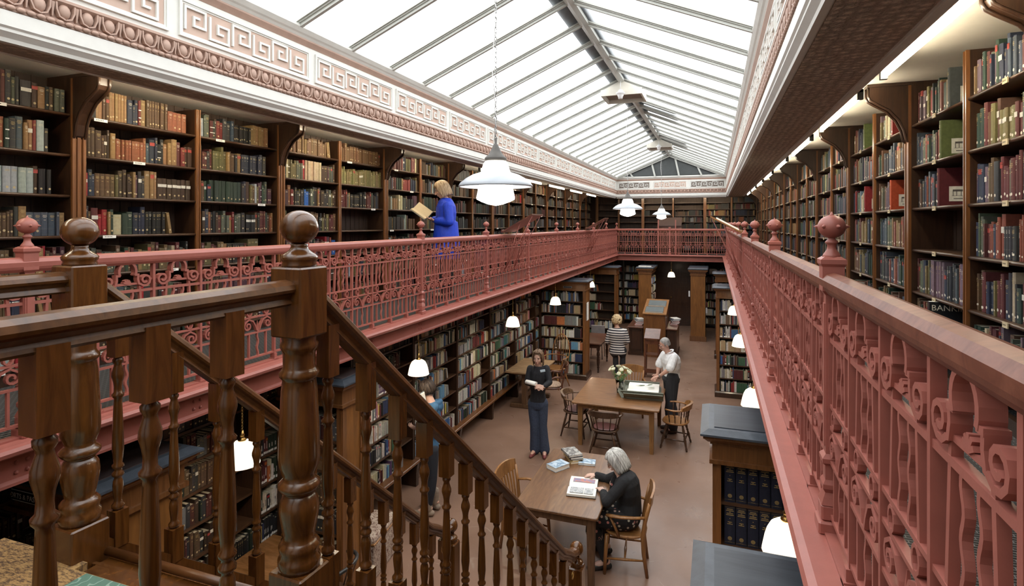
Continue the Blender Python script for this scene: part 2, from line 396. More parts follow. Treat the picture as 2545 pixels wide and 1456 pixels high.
# embossed soffit under the beams
b = MB(); b.hexa([(XL-.43,Y0,BZ+.046),(XL-.08,Y0,BZ+.003),(XL-.08,Y1+.4,BZ+.003),(XL-.43,Y1+.4,BZ+.046),(XL-.43,Y0,BZ+.06),(XL-.08,Y0,BZ+.02),(XL-.08,Y1+.4,BZ+.02),(XL-.43,Y1+.4,BZ+.06)]); b.box(XR+.08, XR+.48, Y0, Y1+.4, BZ+.002, BZ+.012); b.box(XL-.08, XR+.08, Y1+.08, Y1+.46, BZ+.002, BZ+.012)
struct('trim_17', b, M['soffit'], 'embossed brownish plaster on the underside of the beams')
# ---- skylight
RZ = 6.22
def roofz(x): return SKZ + (RZ-SKZ) * (1 - abs(x-XM)/((XR-XL)/2))
YS = Y1 - .1
for s_, x0 in ((-1, XL), (1, XR)):
    b = MB()
    yy = Y0
    b.hexa([(x0,yy,SKZ+.02),(XM,yy,RZ+.02),(XM,YS,RZ+.02),(x0,YS,SKZ+.02),(x0,yy,SKZ+.026),(XM,yy,RZ+.026),(XM,YS,RZ+.026),(x0,YS,SKZ+.026)])
    struct('window_%d' % (1 if s_ < 0 else 2), b, M['sky'], 'frosted glass slope of the pitched skylight')
b = MB()
y = 3.80 - .707*7
while y < YS:
    for x0 in (XL, XR):
        e = .075 * (1 if x0 < XM else -1)
        for hw, zt, zb in ((.046, .010, -.010), (.030, -.010, -.022), (.016, -.022, -.048)):
            xa, xb = x0 + 0*e, XM
            b.hexa([(xa,y-hw,SKZ+zb),(xb,y-hw,RZ+zb),(xb,y+hw,RZ+zb),(xa,y+hw,SKZ+zb),(xa,y-hw,SKZ+zt),(xb,y-hw,RZ+zt),(xb,y+hw,RZ+zt),(xa,y+hw,SKZ+zt)])
    y += .707
struct('trim_19', b, M['alu'], 'pale glazing bars of the skylight')
b = MB()
b.prism([(XM-.05,RZ-.055),(XM,RZ-.075),(XM+.05,RZ-.055),(XM+.05,RZ-.01),(XM,RZ+.015),(XM-.05,RZ-.01)], Y0, YS)
struct('trim_20', b, M['alu'], 'ridge bar of the skylight')
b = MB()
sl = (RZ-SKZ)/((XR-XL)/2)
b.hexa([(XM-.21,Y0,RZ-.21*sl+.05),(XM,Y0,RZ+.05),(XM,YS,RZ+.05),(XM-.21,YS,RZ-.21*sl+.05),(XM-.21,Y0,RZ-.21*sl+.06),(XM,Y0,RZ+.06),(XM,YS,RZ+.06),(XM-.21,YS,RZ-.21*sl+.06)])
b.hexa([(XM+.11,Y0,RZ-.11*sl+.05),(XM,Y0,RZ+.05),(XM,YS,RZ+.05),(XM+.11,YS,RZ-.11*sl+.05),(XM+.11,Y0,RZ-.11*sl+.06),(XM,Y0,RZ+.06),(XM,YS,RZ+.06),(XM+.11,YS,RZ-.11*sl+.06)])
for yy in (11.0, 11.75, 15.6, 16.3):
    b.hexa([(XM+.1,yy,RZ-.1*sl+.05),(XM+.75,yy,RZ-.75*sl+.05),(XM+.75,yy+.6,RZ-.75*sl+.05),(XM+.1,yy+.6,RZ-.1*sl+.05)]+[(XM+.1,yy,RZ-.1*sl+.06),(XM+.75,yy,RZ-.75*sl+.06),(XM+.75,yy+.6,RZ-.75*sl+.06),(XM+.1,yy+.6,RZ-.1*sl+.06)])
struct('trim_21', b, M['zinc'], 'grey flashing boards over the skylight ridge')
# hipped far gable with mullions
b = MB()
gy0, gy1 = YS-1.0, YS
b.hexa([(XL+.15,gy1,SKZ+.05),(XR-.1,gy1,SKZ+.05),(XR-.1,gy1+.02,SKZ+.05),(XL+.15,gy1+.02,SKZ+.05),(XM-.02,gy1,RZ-.02),(XM+.02,gy1,RZ-.02),(XM+.02,gy1+.02,RZ-.02),(XM-.02,gy1+.02,RZ-.02)])
struct('wall_gable', b, painted('dark_gable_paint', (.045,.052,.052)), 'grey gable panel closing the far end of the skylight')
b = MB()
for t in (-.72, -.28, .18, .6):
    x0 = XM + t*1.75; x1 = XM + t*1.75 - .12; zt = roofz(x0) - .05
    b.hexa([(x0-.03,gy1-.06,SKZ+.02),(x0+.03,gy1-.06,SKZ+.02),(x0+.03,gy1-.01,SKZ+.02),(x0-.03,gy1-.01,SKZ+.02),(x1-.03,gy1-.06,zt),(x1+.03,gy1-.06,zt),(x1+.03,gy1-.01,zt),(x1-.03,gy1-.01,zt)])
for x0 in (XL, XR):
    for q in (0, .09):
        b.hexa([(x0,gy1-.1,SKZ-q),(XM,gy1-.1,RZ-.02-q),(XM,gy1-.03,RZ-.02-q),(x0,gy1-.03,SKZ-q),(x0,gy1-.1,SKZ+.05-q),(XM,gy1-.1,RZ+.03-q),(XM,gy1-.03,RZ+.03-q),(x0,gy1-.03,SKZ+.05-q)])
struct('trim_22', b, M['alu'], 'cream mullions on the grey gable')
# roof closing above everything outside the skylight
b = MB(); b.box(WL-.3, XL-.25, Y0-.3, YW+.3, 5.47, 5.55); b.box(XR+.25, WR+.3, Y0-.3, YW+.3, 5.47, 5.55); b.box(XL-.25, XR+.25, Y1-.02, YW+.3, 5.47, 5.55)
struct('ceiling_roof', b, M['zinc'])
# ridge vents with hanging detectors
def hood(y, label):
    t = thing('ridge_vent', label, 'roof vent', (XM, y, RZ-.30))
    b = MB()
    for x0, x1, y0, y1 in ((-.34,.34,-.34,-.31),(-.34,.34,.31,.34),(-.34,-.31,-.31,.31),(.31,.34,-.31,.31)):
        b.box(x0, x1, y0, y1, .02, .12)
    b.prism([(-.30,.12),(.30,.12),(0,.27)], -.33, -.30); b.prism([(-.30,.12),(.30,.12),(0,.27)], .30, .33)
    b.obj('frame', M['hood'], t)
    b = MB(); b.box(-.31, .31, -.31, .31, .085, .10); b.obj('inner_panel', painted('brown_vent_panel', (.22,.17,.13)), t)
hood(9.75, 'cream boxed vent on the skylight ridge, nearer of two')
hood(16.6, 'cream boxed vent on the skylight ridge, farther of two')
for y, lb in ((9.35, 'white sensor hanging below the nearer ridge vent'), (16.2, 'white sensor hanging below the farther ridge vent')):
    t = thing('heat_detector', lb, 'sensor', (XM, y, RZ-.36))
    b = MB(); b.lathe([(.01,.0),(.035,.0),(.04,.04),(.05,.05),(.052,.075),(.075,.085),(.075,.10),(.045,.115),(.03,.15)], seg=14); b.obj('housing', M['wplas'], t)
    b = MB(); b.tube([(0,0,.15),(0,0,.31)], .006, 6); b.obj('stem', M['wplas'], t)
# ---- dark ceiling under the galleries
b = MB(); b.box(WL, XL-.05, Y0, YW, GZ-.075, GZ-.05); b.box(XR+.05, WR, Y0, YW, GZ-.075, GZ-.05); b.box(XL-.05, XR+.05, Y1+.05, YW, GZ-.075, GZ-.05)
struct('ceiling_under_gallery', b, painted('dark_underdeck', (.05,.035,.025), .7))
# baseboards / pipe at foot of left shelving
b = MB(); b.box(WL, WL+.05, 3, YW, 0, .2); struct('baseboard_left', b, M['door'])
# big double door at the far end
b = MB(); b.box(-2.15,-.75,YW-.05,YW,0,2.5); b.box(-2.25,-2.12,YW-.12,YW,0,2.55); b.box(-.78,-.65,YW-.12,YW,0,2.55); b.box(-2.3,-.6,YW-.14,YW,2.45,2.6)
d = struct('door_1', b, M['door'], 'dark panelled double door at the far end')
b = MB()
for x0 in (-2.10, -1.43):
    b.box(x0, x0+.64, YW-.09, YW-.05, .02, 2.42)
    for z0, z1 in ((.12,.72),(.84,1.45),(1.57,1.85),(1.97,2.32)):
        for xx in (x0+.1, ):
            b.box(xx, xx+.44, YW-.10, YW-.09, z0, z0+.025); b.box(xx, xx+.44, YW-.10, YW-.09, z1-.025, z1); b.box(xx, xx+.025, YW-.10, YW-.09, z0, z1); b.box(xx+.415, xx+.44, YW-.10, YW-.09, z0, z1)
o = b.obj('door_leaf', M['door'], d)
b = MB(); b.ball(-1.52, YW-.14, 1.05, .03, seg=10, rn=6); b.obj('door_knob', M['brass'], d)
# ================================================================ cast iron railings
RB = GZ + .0
def spiral(cx, cz, r0, a0, turns, sgn, n=12):
    return [(cx + sgn*(r0*(1-.78*i/n))*math.cos(a0 + 2*PI*turns*i/n), cz + (r0*(1-.78*i/n))*math.sin(a0 + 2*PI*turns*i/n)) for i in range(n+1)]
def panel_mesh(name, n, p, lod=0):
    b = MB(); D = .009
    Lg = n*p
    z = lambda v: v - GZ
    for zz, t in ((2.785,.014),(2.97,.012),(3.09,.012),(3.165,.013),(3.395,.016)):
        b.box(0, Lg, -D-.0012, D+.0012, z(zz)-t/2, z(zz)+t/2)
    for k in range(n+1):
        x = k*p
        if 0 < k < n: b.box(x-.008, x+.008, -.0135, .0135, .055, z(3.58)); b.box(x-.022, x+.022, -.030, .030, .0, .018); b.box(x-.014, x+.014, -.022, .022, .018, .055)
    ns = 8 if lod else 13
    for k in range(n):
        c = k*p + p/2; u = p/.3417
        arc = [(c + .052*u*math.cos(math.radians(a)), z(3.515) + .056*math.sin(math.radians(a))) for a in range(-28, 209, 30 if lod else 18)]
        b.ribbon(arc, .014, -.0180, .0180)
        for sg in (-1, 1):
            b.ribbon([(c+sg*.044*u, z(3.492)), (c+sg*.072*u, z(3.492))], .013, -.0172, .0172)
            # shoulder sweeping out and curling up into the scroll
            cx, cz = c+sg*.112*u, z(3.458)
            pts = [(c+sg*.066*u, z(3.492)), (c+sg*.064*u, z(3.465)), (c+sg*.072*u, z(3.435))]
            pts += [(cx + sg*q*math.cos(a)*u, cz + q*math.sin(a)) for q, a in [(.040-.029*i/ns, math.radians(215 + 470*i/ns)) for i in range(ns+1)]]
            b.ribbon(pts, .013, -.0160, .0160)
            b.ball(c+sg*.160*u, 0, z(3.458), .008, seg=6, rn=4)
            # leg below scroll, slanting
            b.hexa([(c+sg*.099*u-.007,-D,z(3.165)),(c+sg*.099*u+.007,-D,z(3.165)),(c+sg*.099*u+.007,D,z(3.165)),(c+sg*.099*u-.007,D,z(3.165)),
                    (c+sg*.080*u-.007,-D,z(3.44)),(c+sg*.080*u+.007,-D,z(3.44)),(c+sg*.080*u+.007,D,z(3.44)),(c+sg*.080*u-.007,D,z(3.44))])
            # wavy bars
            m_ = 9 if lod else 17
            b.ribbon([(c+sg*.034*u+.006*math.sin(i/(m_-1)*PI*5), z(3.165)+.23*i/(m_-1)) for i in range(m_)], .012, -.0078, .0078)
            # small rings between the two rails
            rr = [(c+sg*.085*u+.021*math.cos(a), z(3.127)+.028*math.sin(a)) for a in [2*PI*i/(6 if lod else 10) for i in range(7 if lod else 11)]]
            b.ribbon(rr, .009, -.0112, .0112)
            # C scrolls under
            sp = [(c+sg*.012*u, z(2.985)), (c+sg*.025*u, z(3.02)), (c+sg*.05*u, z(3.06)), (c+sg*.09*u, z(3.078)), (c+sg*.128*u, z(3.055))]
            cx, cz = c+sg*.100*u, z(3.03)
            sp += [(cx + sg*q*math.cos(a)*u, cz + q*math.sin(a)) for q, a in [(.034-.024*i/ns, math.radians(10 - 400*i/ns)) for i in range(ns+1)]]
            b.ribbon(sp, .011, -.0125, .0125)
            b.box(c+sg*.085*u-.006, c+sg*.085*u+.006, -.0084, .0084, z(2.79), z(2.965))
        b.ribbon([(c-.08*u, z(3.438)), (c+.08*u, z(3.438))], .012, -.0096, .0096)
        # palmette on the short bar
        for a in (20, 55, 90, 125, 160):
            b.ribbon([(c, z(3.44)), (c+.024*math.cos(math.radians(a)), z(3.442)+.026*math.sin(math.radians(a)))], .010, -.011-a*.00001, .011+a*.00001)
        b.hexa([(c-.008,-.01,z(2.975)),(c+.008,-.01,z(2.975)),(c+.008,.01,z(2.975)),(c-.008,.01,z(2.975)),(c-.001,-.002,z(3.06)),(c+.001,-.002,z(3.06)),(c+.001,.002,z(3.06)),(c-.001,.002,z(3.06))])
        m_ = 7 if lod else 13
        b.ribbon([(c+.006*math.sin(i/(m_-1)*PI*4), z(2.785)+.185*i/(m_-1)) for i in range(m_)], .012, -.0076, .0076)
    return b.mesh(name, M['iron'])
def post_mesh():
    b = MB()
    b.bbox(-.048,.048,-.048,.048,0,.045,.006); b.bbox(-.038,.038,-.038,.038,.045,.10,.006)
    b.loft([[(-r,-r,z),(r,-r,z),(r,r,z),(-r,r,z)] for r, z in ((.038,.10),(.030,.125),(.024,.14),(.032,.155),(.032,.17),(.024,.185),(.024,.235),(.034,.245),(.034,.26),(.022,.275),(.022,.83),(.034,.845),(.034,.93),(.040,.94),(.040,.955),(.026,.965))])
    b.box(-.014,.014,-.026,.026,.30,.80); b.box(-.026,.026,-.014,.014,.30,.80)
    return b.mesh('post', M['iron'])
def finial_mesh():
    b = MB()
    b.lathe([(.026,.0),(.030,.004),(.027,.014),(.016,.03),(.014,.045),(.018,.052),(.022,.056),(.018,.062),(.012,.068),(.013,.073)], 0, 0, .958, 18)
    b.ball(0, 0, 1.07, .045, .045, .041, 20, 12)
    for k in range(6):
        a = 2*PI*k/6 + .3
        b.T = Matrix.Translation((.040*math.cos(a), .040*math.sin(a), 1.07)) @ Vector((math.cos(a), math.sin(a), 0)).to_track_quat('Z', 'Y').to_matrix().to_4x4()
        b.lathe([(.010,.0),(.006,.006),(.001,.016)], seg=8)
    b.T = Matrix.Translation((0,0,1.107)); b.lathe([(.012,.0),(.005,.007),(.001,.016)], seg=8); b.T = None
    return b.mesh('ball_finial', M['iron'])
POST, FIN = post_mesh(), finial_mesh()
def mk(name, me, parent, loc=(0,0,0), rz=0):
    o = bpy.data.objects.new(name, me); C.objects.link(o); o.parent = parent; o.location = loc; o.rotation_euler.z = rz; return o
def railing(label, P, ang, n_bay, bay, n_mot, post_at, lods, end_finial=True, mid_finial=True):
    t = thing('gallery_railing', label, 'railing', P, ang)
    Ln = n_bay*bay
    hr = MB(); w = .036
    hr.prism([(-.018,.835),(.018,.835),(.030,.85),(.034,.862),(.036,.885),(.024,.903),(0,.910),(-.024,.903),(-.036,.885),(-.034,.862),(-.030,.85)], 0, Ln, 'x')
    hr.obj('handrail', M['railtop'] if 'right' in label else M['iron'], t)
    sr = MB(); sr.box(0, Ln, -.03, .03, -.0, .012); sr.obj('base_rail', M['iron'], t)
    pm = {}
    for i in range(n_bay):
        l = lods(i)
        if l not in pm: pm[l] = panel_mesh('infill_panel', n_mot, bay/n_mot, l)
        mk('infill_panel', pm[l], t, (i*bay, 0, 0))
    for x in post_at:
        o = mk('post', POST, t, (x, 0, 0))
        if mid_finial: mk('ball_finial', FIN, o)
    return t
# rails along +Y: local x -> +Y
railing('salmon iron railing along the left gallery', (XL, -.18, GZ), PI/2, 10, 2.05, 6, [.0]+[2.05*k for k in range(1, 11)], lambda i: 0 if i < 5 else 1)
railing('salmon iron railing with polished top along the right gallery', (XR, .25, GZ), PI/2, 10, 2.005, 6, [2.0*k for k in range(0, 11)], lambda i: 0 if i < 5 else 1)
railing('salmon iron railing across the far end gallery', (XL, Y1, GZ), 0, 2, (XR-XL)/2, 6, [(XR-XL)/2], lambda i: 1, mid_finial=False)
# ================================================================ staircase with landing rails
A = Vector((-1.421, 1.668, 0)); B_ = Vector((-2.543, 1.637, 0)); EA = Vector((-1.104, 4.704, 0)); EB = Vector((-2.270, 4.678, 0))
st = thing('staircase', 'polished mahogany staircase with turned balusters descending from the landing', 'staircase', (0,0,0))
NEWEL = [(.070,2.555),(.074,2.575),(.074,2.595),(.066,2.605),(.070,2.625),(.072,2.64),(.060,2.655),(.052,2.662),(.058,2.69),(.066,2.735),(.070,2.765),(.066,2.80),(.055,2.822),(.050,2.826),(.064,2.838),(.073,2.85),(.073,2.862),(.060,2.875),(.054,2.882),(.058,2.90),(.070,2.93),(.072,2.96),(.070,3.05),(.063,3.20),(.058,3.235),(.060,3.24),(.069,3.25),(.070,3.262),(.060,3.275),(.056,3.285),(.057,3.33),(.060,3.342),(.066,3.352),(.067,3.365),(.060,3.378),(.062,3.39),(.062,3.40)]
def newel(P, zoff, zt, foot, sc=1.0, short=False):
    o = thing_part = None
    b = MB()
    rot = Matrix.Translation(P + Vector((0,0,zoff))) @ Matrix.Rotation(math.radians(-3), 4, 'Z')
    b.T = rot
    s_ = .070*sc
    if short:
        b.bbox(-s_, s_, -s_, s_, foot-zoff, 3.59, .01)
    else:
        b.bbox(-s_, s_, -s_, s_, 3.395, 3.645, .006); b.bbox(-.075*sc, .075*sc, -.075*sc, .075*sc, foot-zoff, 2.555, .006)
        b.lathe([(r*sc, z) for r, z in NEWEL], seg=32)
    o = b.obj('newel_post', M['stair'], st)
    b = MB(); b.T = rot
    zb = 3.645 if not short else 3.59
    b.lathe([(.060*sc,zb),(.062*sc,zb+.008),(.058*sc,zb+.016),(.064*sc,zb+.024),(.066*sc,zb+.034),(.058*sc,zb+.044),(.045*sc,zb+.052),(.033*sc,zb+.062),(.029*sc,zb+.074),(.031*sc,zb+.082)], seg=28)
    cz = zb+.142; r = .068*sc; prof = []
    for j in range(15):
        a = -PI/2*.86 + (PI/2*.86+PI/2)*j/14
        q = r*math.cos(a); zz = cz + .062*math.sin(a)
        if 7 <= j <= 8: q *= .985
        prof.append((max(q,.001), zz))
    b.lathe(prof, seg=28)
    b.obj('ball_finial', M['stair'], o)
    return o
newel(A, 0, 0, 2.0); newel(B_, -.02, 0, 2.0, 1.02)
newel(EA, -2.70, 0, 0.0, .86, True); newel(EB, -2.70, 0, 0.0, .86, True)
RP = [(-.022,-.052),(.022,-.052),(.030,-.044),(.026,-.034),(.022,-.026),(.030,-.012),(.044,-.004),(.048,.006),(.042,.022),(.024,.034),(0,.038),(-.024,.034),(-.042,.022),(-.048,.006),(-.044,-.004),(-.030,-.012),(-.022,-.026),(-.026,-.034),(-.030,-.044)]
def zrail(t): return 3.585 - 2.72*t
def path(P, Q, w):
    pts = [P.lerp(Q, t) + Vector((0,0,zrail(t))) for t in (.012, .3, .6, .84)]
    for t, z in ((.88, zrail(.88)-.0), (.915, 1.13), (.945, 1.065), (.97, 1.035), (.985, 1.03)): pts.append(P.lerp(Q, t) + Vector((0,0,z)))
    return pts
for P, Q in ((A, EA), (B_, EB)):
    b = MB(); b.sweep(RP, path(P, Q, 0)); b.obj('handrail', M['rail'], st)
    b = MB(); q0 = P + Vector((0,-.04,3.565)); q1 = Vector((P.x, -1.5, 3.565))
    b.sweep(RP, [q0, q1]); b.obj('landing_handrail', M['rail'], st)
    d = (Q-P).normalized(); n = Vector((d.y,-d.x,0))
    b = MB()     # closed string
    for s0 in (1,):
        pts = [P, Q]
        zs = lambda t: 2.50 - 2.46*t
        b.hexa([tuple(P-n*.025+Vector((0,0,zs(0)-.30))), tuple(P+n*.025+Vector((0,0,zs(0)-.30))), tuple(Q+n*.025+Vector((0,0,0.0))), tuple(Q-n*.025+Vector((0,0,0.0))),
                tuple(P-n*.025+Vector((0,0,zs(0)))), tuple(P+n*.025+Vector((0,0,zs(0)))), tuple(Q+n*.025+Vector((0,0,zs(1)+.02))), tuple(Q-n*.025+Vector((0,0,zs(1)+.02)))])
    b.obj('stringer', M['stair'], st)
def baluster(x, y, z0, z1, s=.030, kind='baluster'):
    """square top and bottom blocks with turned vase and shaft between"""
    h = z1 - z0; tb = .20 if h > 1 else .17; bb = .16
    a, c_ = z0+bb, z1-tb; m_ = c_-a
    b = MB()
    b.box(-s, s, -s, s, z0, a); b.box(-s, s, -s, s, c_, z1)
    P = [(.60,.0),(.85,.012),(.85,.03),(.55,.045),(.50,.06),(.62,.10),(.72,.15),(.66,.185),(.50,.20),(.50,.21),(.80,.222),(.82,.235),(.56,.25),(.52,.262),(.80,.275),(.82,.288),(.56,.302),(.66,.34),(.80,.40),(.74,.52),(.56,.70),(.54,.725),(.80,.74),(.84,.752),(.56,.766),(.52,.80),(.62,.83),(.86,.87),(.84,.895),(.56,.935),(.52,.95),(.72,.965),(.74,.98),(.55,.99),(.55,1.0)]
    b.lathe([(r*s*.98, a+z*m_) for r, z in P], seg=14)
    o = b.obj(kind, M['stair'], st); o.location = (x, y, 0); o.rotation_euler.z = -.05
    return o
LA = (EA-A).length; LB = (EB-B_).length
for s_ in (.143,.363,.58,.794,.995,1.19,1.377,1.566,1.758,1.951,2.143,2.335,2.531,2.73):
    t = s_/LA; p = A.lerp(EA, t); zt = max(zrail(t), 1.03 if t > .94 else 0)
    baluster(p.x, p.y, 2.50-2.46*t-.02, zt-.045)
for s_ in (.153,.415,.653,.904,1.11,1.313,1.50,1.69,1.88,2.061,2.27,2.467,2.717,2.9):
    t = s_/LB; p = B_.lerp(EB, t); zt = max(zrail(t), 1.03 if t > .94 else 0)
    baluster(p.x, p.y, 2.50-2.46*t-.02, zt-.045)
for y in (1.346, 1.092, .84, .59, .34, .09, -.16): baluster(A.x, y, LZ+.0, 3.53, .034)
for y in (1.25, .95, .65, .35, .05): baluster(B_.x, y, LZ+.0, 3.53, .034)
# treads and risers
NS = 13; 
for k in range(NS):
    t0, t1 = k/NS*.98, (k+1)/NS*.98
    z = LZ - (k+1)*LZ/(NS+0)
    if k == NS-1: break
    p0, p1 = A.lerp(EA, t0), A.lerp(EA, t1); q0, q1 = B_.lerp(EB, t0), B_.lerp(EB, t1)
    b = MB()
    b.hexa([(q0.x,q0.y,z-.03),(p0.x,p0.y,z-.03),(p1.x,p1.y+.02,z-.03),(q1.x,q1.y+.02,z-.03),(q0.x,q0.y,z),(p0.x,p0.y,z),(p1.x,p1.y+.02,z),(q1.x,q1.y+.02,z)])
    b.obj('tread', M['stair'], st)
    b = MB(); b.hexa([(q0.x,q0.y-.005,z-.0),(p0.x,p0.y-.005,z-.0),(p0.x,p0.y+.012,z-.0),(q0.x,q0.y+.012,z-.0),(q0.x,q0.y-.005,z+.155),(p0.x,p0.y-.005,z+.155),(p0.x,p0.y+.012,z+.155),(q0.x,q0.y+.012,z+.155)])
    b.obj('riser', M['stair'], st)
b = MB(); b.tube([(B_.x+.06, 1.70, LZ-.012), (A.x-.06, 1.70, LZ-.012)], .018, 10); b.obj('nosing', M['rail'], st)
for (P, Q) in ((A, EA), (B_, EB)):
    t = .94; p = P.lerp(Q, t)
    b = MB()
    b.tube([(p.x+.035, p.y-.02+.028*math.cos(2*PI*k/12), .93+.028*math.sin(2*PI*k/12)) for k in range(13)], .005, 6)
    b.obj('brass_ring', M['brass'], st)
# landing floor and green mat
b = MB(); b.box(-2.98, -2.44, Y0, 1.60, LZ-.08, LZ); b.box(-2.44, A.x+.05, Y0, 1.55, LZ-.08, LZ); b.box(A.x+.05, XR-.06, Y0, .35, LZ-.08, LZ)
struct('floor_landing', b, M['speck'], 'speckled golden oak landing boards')
b = MB(); b.bbox(-2.36, -1.52, .5, 1.545, LZ, LZ+.006, .003); tag(b.obj('door_mat', M['green']), 'green patterned mat at the head of the stairs', 'mat')
b = MB(); b.box(-2.44, A.x, 1.55, 1.69, LZ-.2, LZ-.03); struct('trim_23', b, M['stair'])
# green mat and boards flush
# ================================================================ lamps
def big_lamp(y, label, zt):
    t = thing('pendant_lamp', label, 'pendant lamp', (XM+.0, y, 0), 0, None)
    s = 1.0
    b = MB(); b.lathe([(.009,4.405),(.009,4.365),(.016,4.36),(.02,4.35),(.034,4.32),(.052,4.288),(.076,4.266),(.078,4.262),(.078,4.244),(.074,4.240)], seg=28); b.obj('cone_cap', M['cone'], t)
    b = MB(); b.lathe([(.072,4.24),(.086,4.225),(.100,4.175),(.108,4.155)], seg=28); b.obj('upper_glass', M['glow'], t)
    b = MB(); b.lathe([(.106,4.165),(.125,4.158),(.165,4.145),(.21,4.12),(.25,4.088),(.262,4.07),(.262,4.058),(.25,4.062),(.205,4.10),(.16,4.122),(.115,4.135),(.100,4.138)], seg=36, cap=False); b.obj('lamp_shade', M['wshade'], t)
    b = MB(); b.lathe([(.104,4.137),(.118,4.09),(.128,4.02),(.136,3.985),(.133,3.972),(.10,3.955),(.05,3.937),(.002,3.928)], seg=28); b.obj('lower_glass', M['glow'], t)
    b = MB(); z = 4.40
    i = 0
    step = .035
    near = y < 5
    while z < zt:
        if near or True:
            a, c_ = (.009, 0) if i % 2 == 0 else (0, .009)
            L_ = .021
            n = 8 if near else 5
            b.tube([(a*math.cos(2*PI*k/n), c_*math.cos(2*PI*k/n), z + L_*math.sin(2*PI*k/n)) for k in range(n+1)], .0024, 4)
        z += step; i += 1
    b.obj('chain', M['chain'], t)
    b = MB(); b.tube([(.014*math.sin(q*1.3)-.012, .006*math.cos(q), 4.39+q*(zt-4.39)/12) for q in range(13)], .0035, 5); b.obj('flex', M['wplas'], t)
    return t
big_lamp(3.712, 'nearest and largest of the hanging globe lamps with a white enamel brim', RZ-.05)
big_lamp(10.173, 'middle hanging globe lamp with a white enamel brim', RZ-.3)
big_lamp(17.03, 'farthest hanging globe lamp with a white enamel brim', RZ-.3)
bell = None
def bell_lamp(x, y, label, group):
    global bell
    if bell is None:
        t = thing('bell_lamp', label, 'hanging lamp', (x, y, 0), 0, group)
        b = MB(); b.lathe([(.03,2.16),(.055,2.155),(.082,2.135),(.100,2.10),(.112,2.06),(.122,2.01),(.127,1.985),(.122,1.985),(.105,2.06),(.094,2.10),(.076,2.13),(.05,2.148),(.01,2.152)], seg=24, cap=False); b.obj('lamp_shade', M['glowb'], t)
        b = MB(); b.lathe([(.012,2.16),(.03,2.162),(.032,2.17),(.018,2.18),(.016,2.20),(.02,2.205),(.012,2.215),(.01,2.24)], seg=14); b.obj('brass_cap', M['brass'], t)
        b = MB(); z = 2.24; i = 0
        while z < 2.50:
            a, c_ = (.007, 0) if i % 2 == 0 else (0, .007)
            b.tube([(a*math.cos(2*PI*k/6), c_*math.cos(2*PI*k/6), z + .014*math.sin(2*PI*k/6)) for k in range(7)], .002, 4); z += .023; i += 1
        b.obj('chain', M['brass'], t); bell = t
        ld = bpy.data.lights.new('bulb', 'POINT'); ld.energy = 16; ld.shadow_soft_size = .04; ld.color = (1,.84,.62); lo = bpy.data.objects.new('bulb', ld); C.objects.link(lo); lo.parent = t; lo.location = (0,0,2.03)
        return t
    return dup(bell, (x, y, 0), None, label, group)
GL, GR = 'bell lamps under the left gallery edge', 'bell lamps under the right gallery edge'
for x, y, w in ((-3.36,3.32,'nearest of the left row, behind the stair balusters'),(-3.36,6.02,'second of the left row, above the person in blue hood'),(-3.36,9.40,'third of the left row'),(-3.36,12.25,'fourth of the left row, by the tall pier bookcase'),(-3.34,15.97,'fifth of the left row, half hidden by a pier bookcase'),(-3.33,19.90,'last and smallest of the left row')):
    bell_lamp(x, y, 'glowing bell lamp, ' + w, GL)
bell_lamp(-1.374, 19.9, 'glowing bell lamp before the dark double door', None)
for x, y, w in ((.376,3.44,'nearest of the right row'),(.377,6.10,'second of the right row'),(.372,9.0,'third of the right row'),(.378,12.09,'fourth of the right row')):
    bell_lamp(x, y, 'glowing bell lamp on brass chain, ' + w, GR)
# fluorescent tubes at the outer edge of the beams
tube0 = None
def tube_light(x, y0, y1, label, group, z=4.735):
    t = thing('fluorescent_light', label, 'strip light', (x, y0, z), 0, group)
    b = MB(); b.tube([(0,.03,0),(0,y1-y0-.03,0)], .016, 8); b.obj('tube', M['tubel'], t)
    for a_ in (0, y1-y0-.035): b = MB(); b.box(-.02,.02,a_,a_+.035,-.022,.05); b.obj('end_holder', M['dgrey'], t)
    b = MB(); b.box(-.018,.018,0,y1-y0,.03,.052); b.obj('batten', M['wplas'], t)
for i_, x_ in enumerate((-2.9, -1.7, -.5)):
    t = thing('fluorescent_light', 'lit fluorescent tube over the far end bookcases, %s of three' % ['left','middle','right'][i_], 'strip light', (x_, Y1+.62, 4.80), 0, 'fluorescent tubes at the far end')
    b = MB(); b.tube([(0,0,0),(1.0,0,0)], .016, 8); b.obj('tube', M['tubel'], t)
    b = MB(); b.box(0,1.0,-.018,.018,.05,.078); b.obj('batten', M['wplas'], t)
k = 0
for side, x in (('right', XR+.62), ('left', XL-.62)):
    y = 2.55 if side == 'right' else .4; i = 0
    while y < 19:
        i += 1
        tube_light(x, y, y+1.62, 'lit fluorescent tube along the %s beam, number %d counting away from the camera' % (side, i), 'fluorescent tubes on the %s side' % side, 4.735 if side == 'right' else (4.76 if y > 8 else 4.825)); y += 2.2
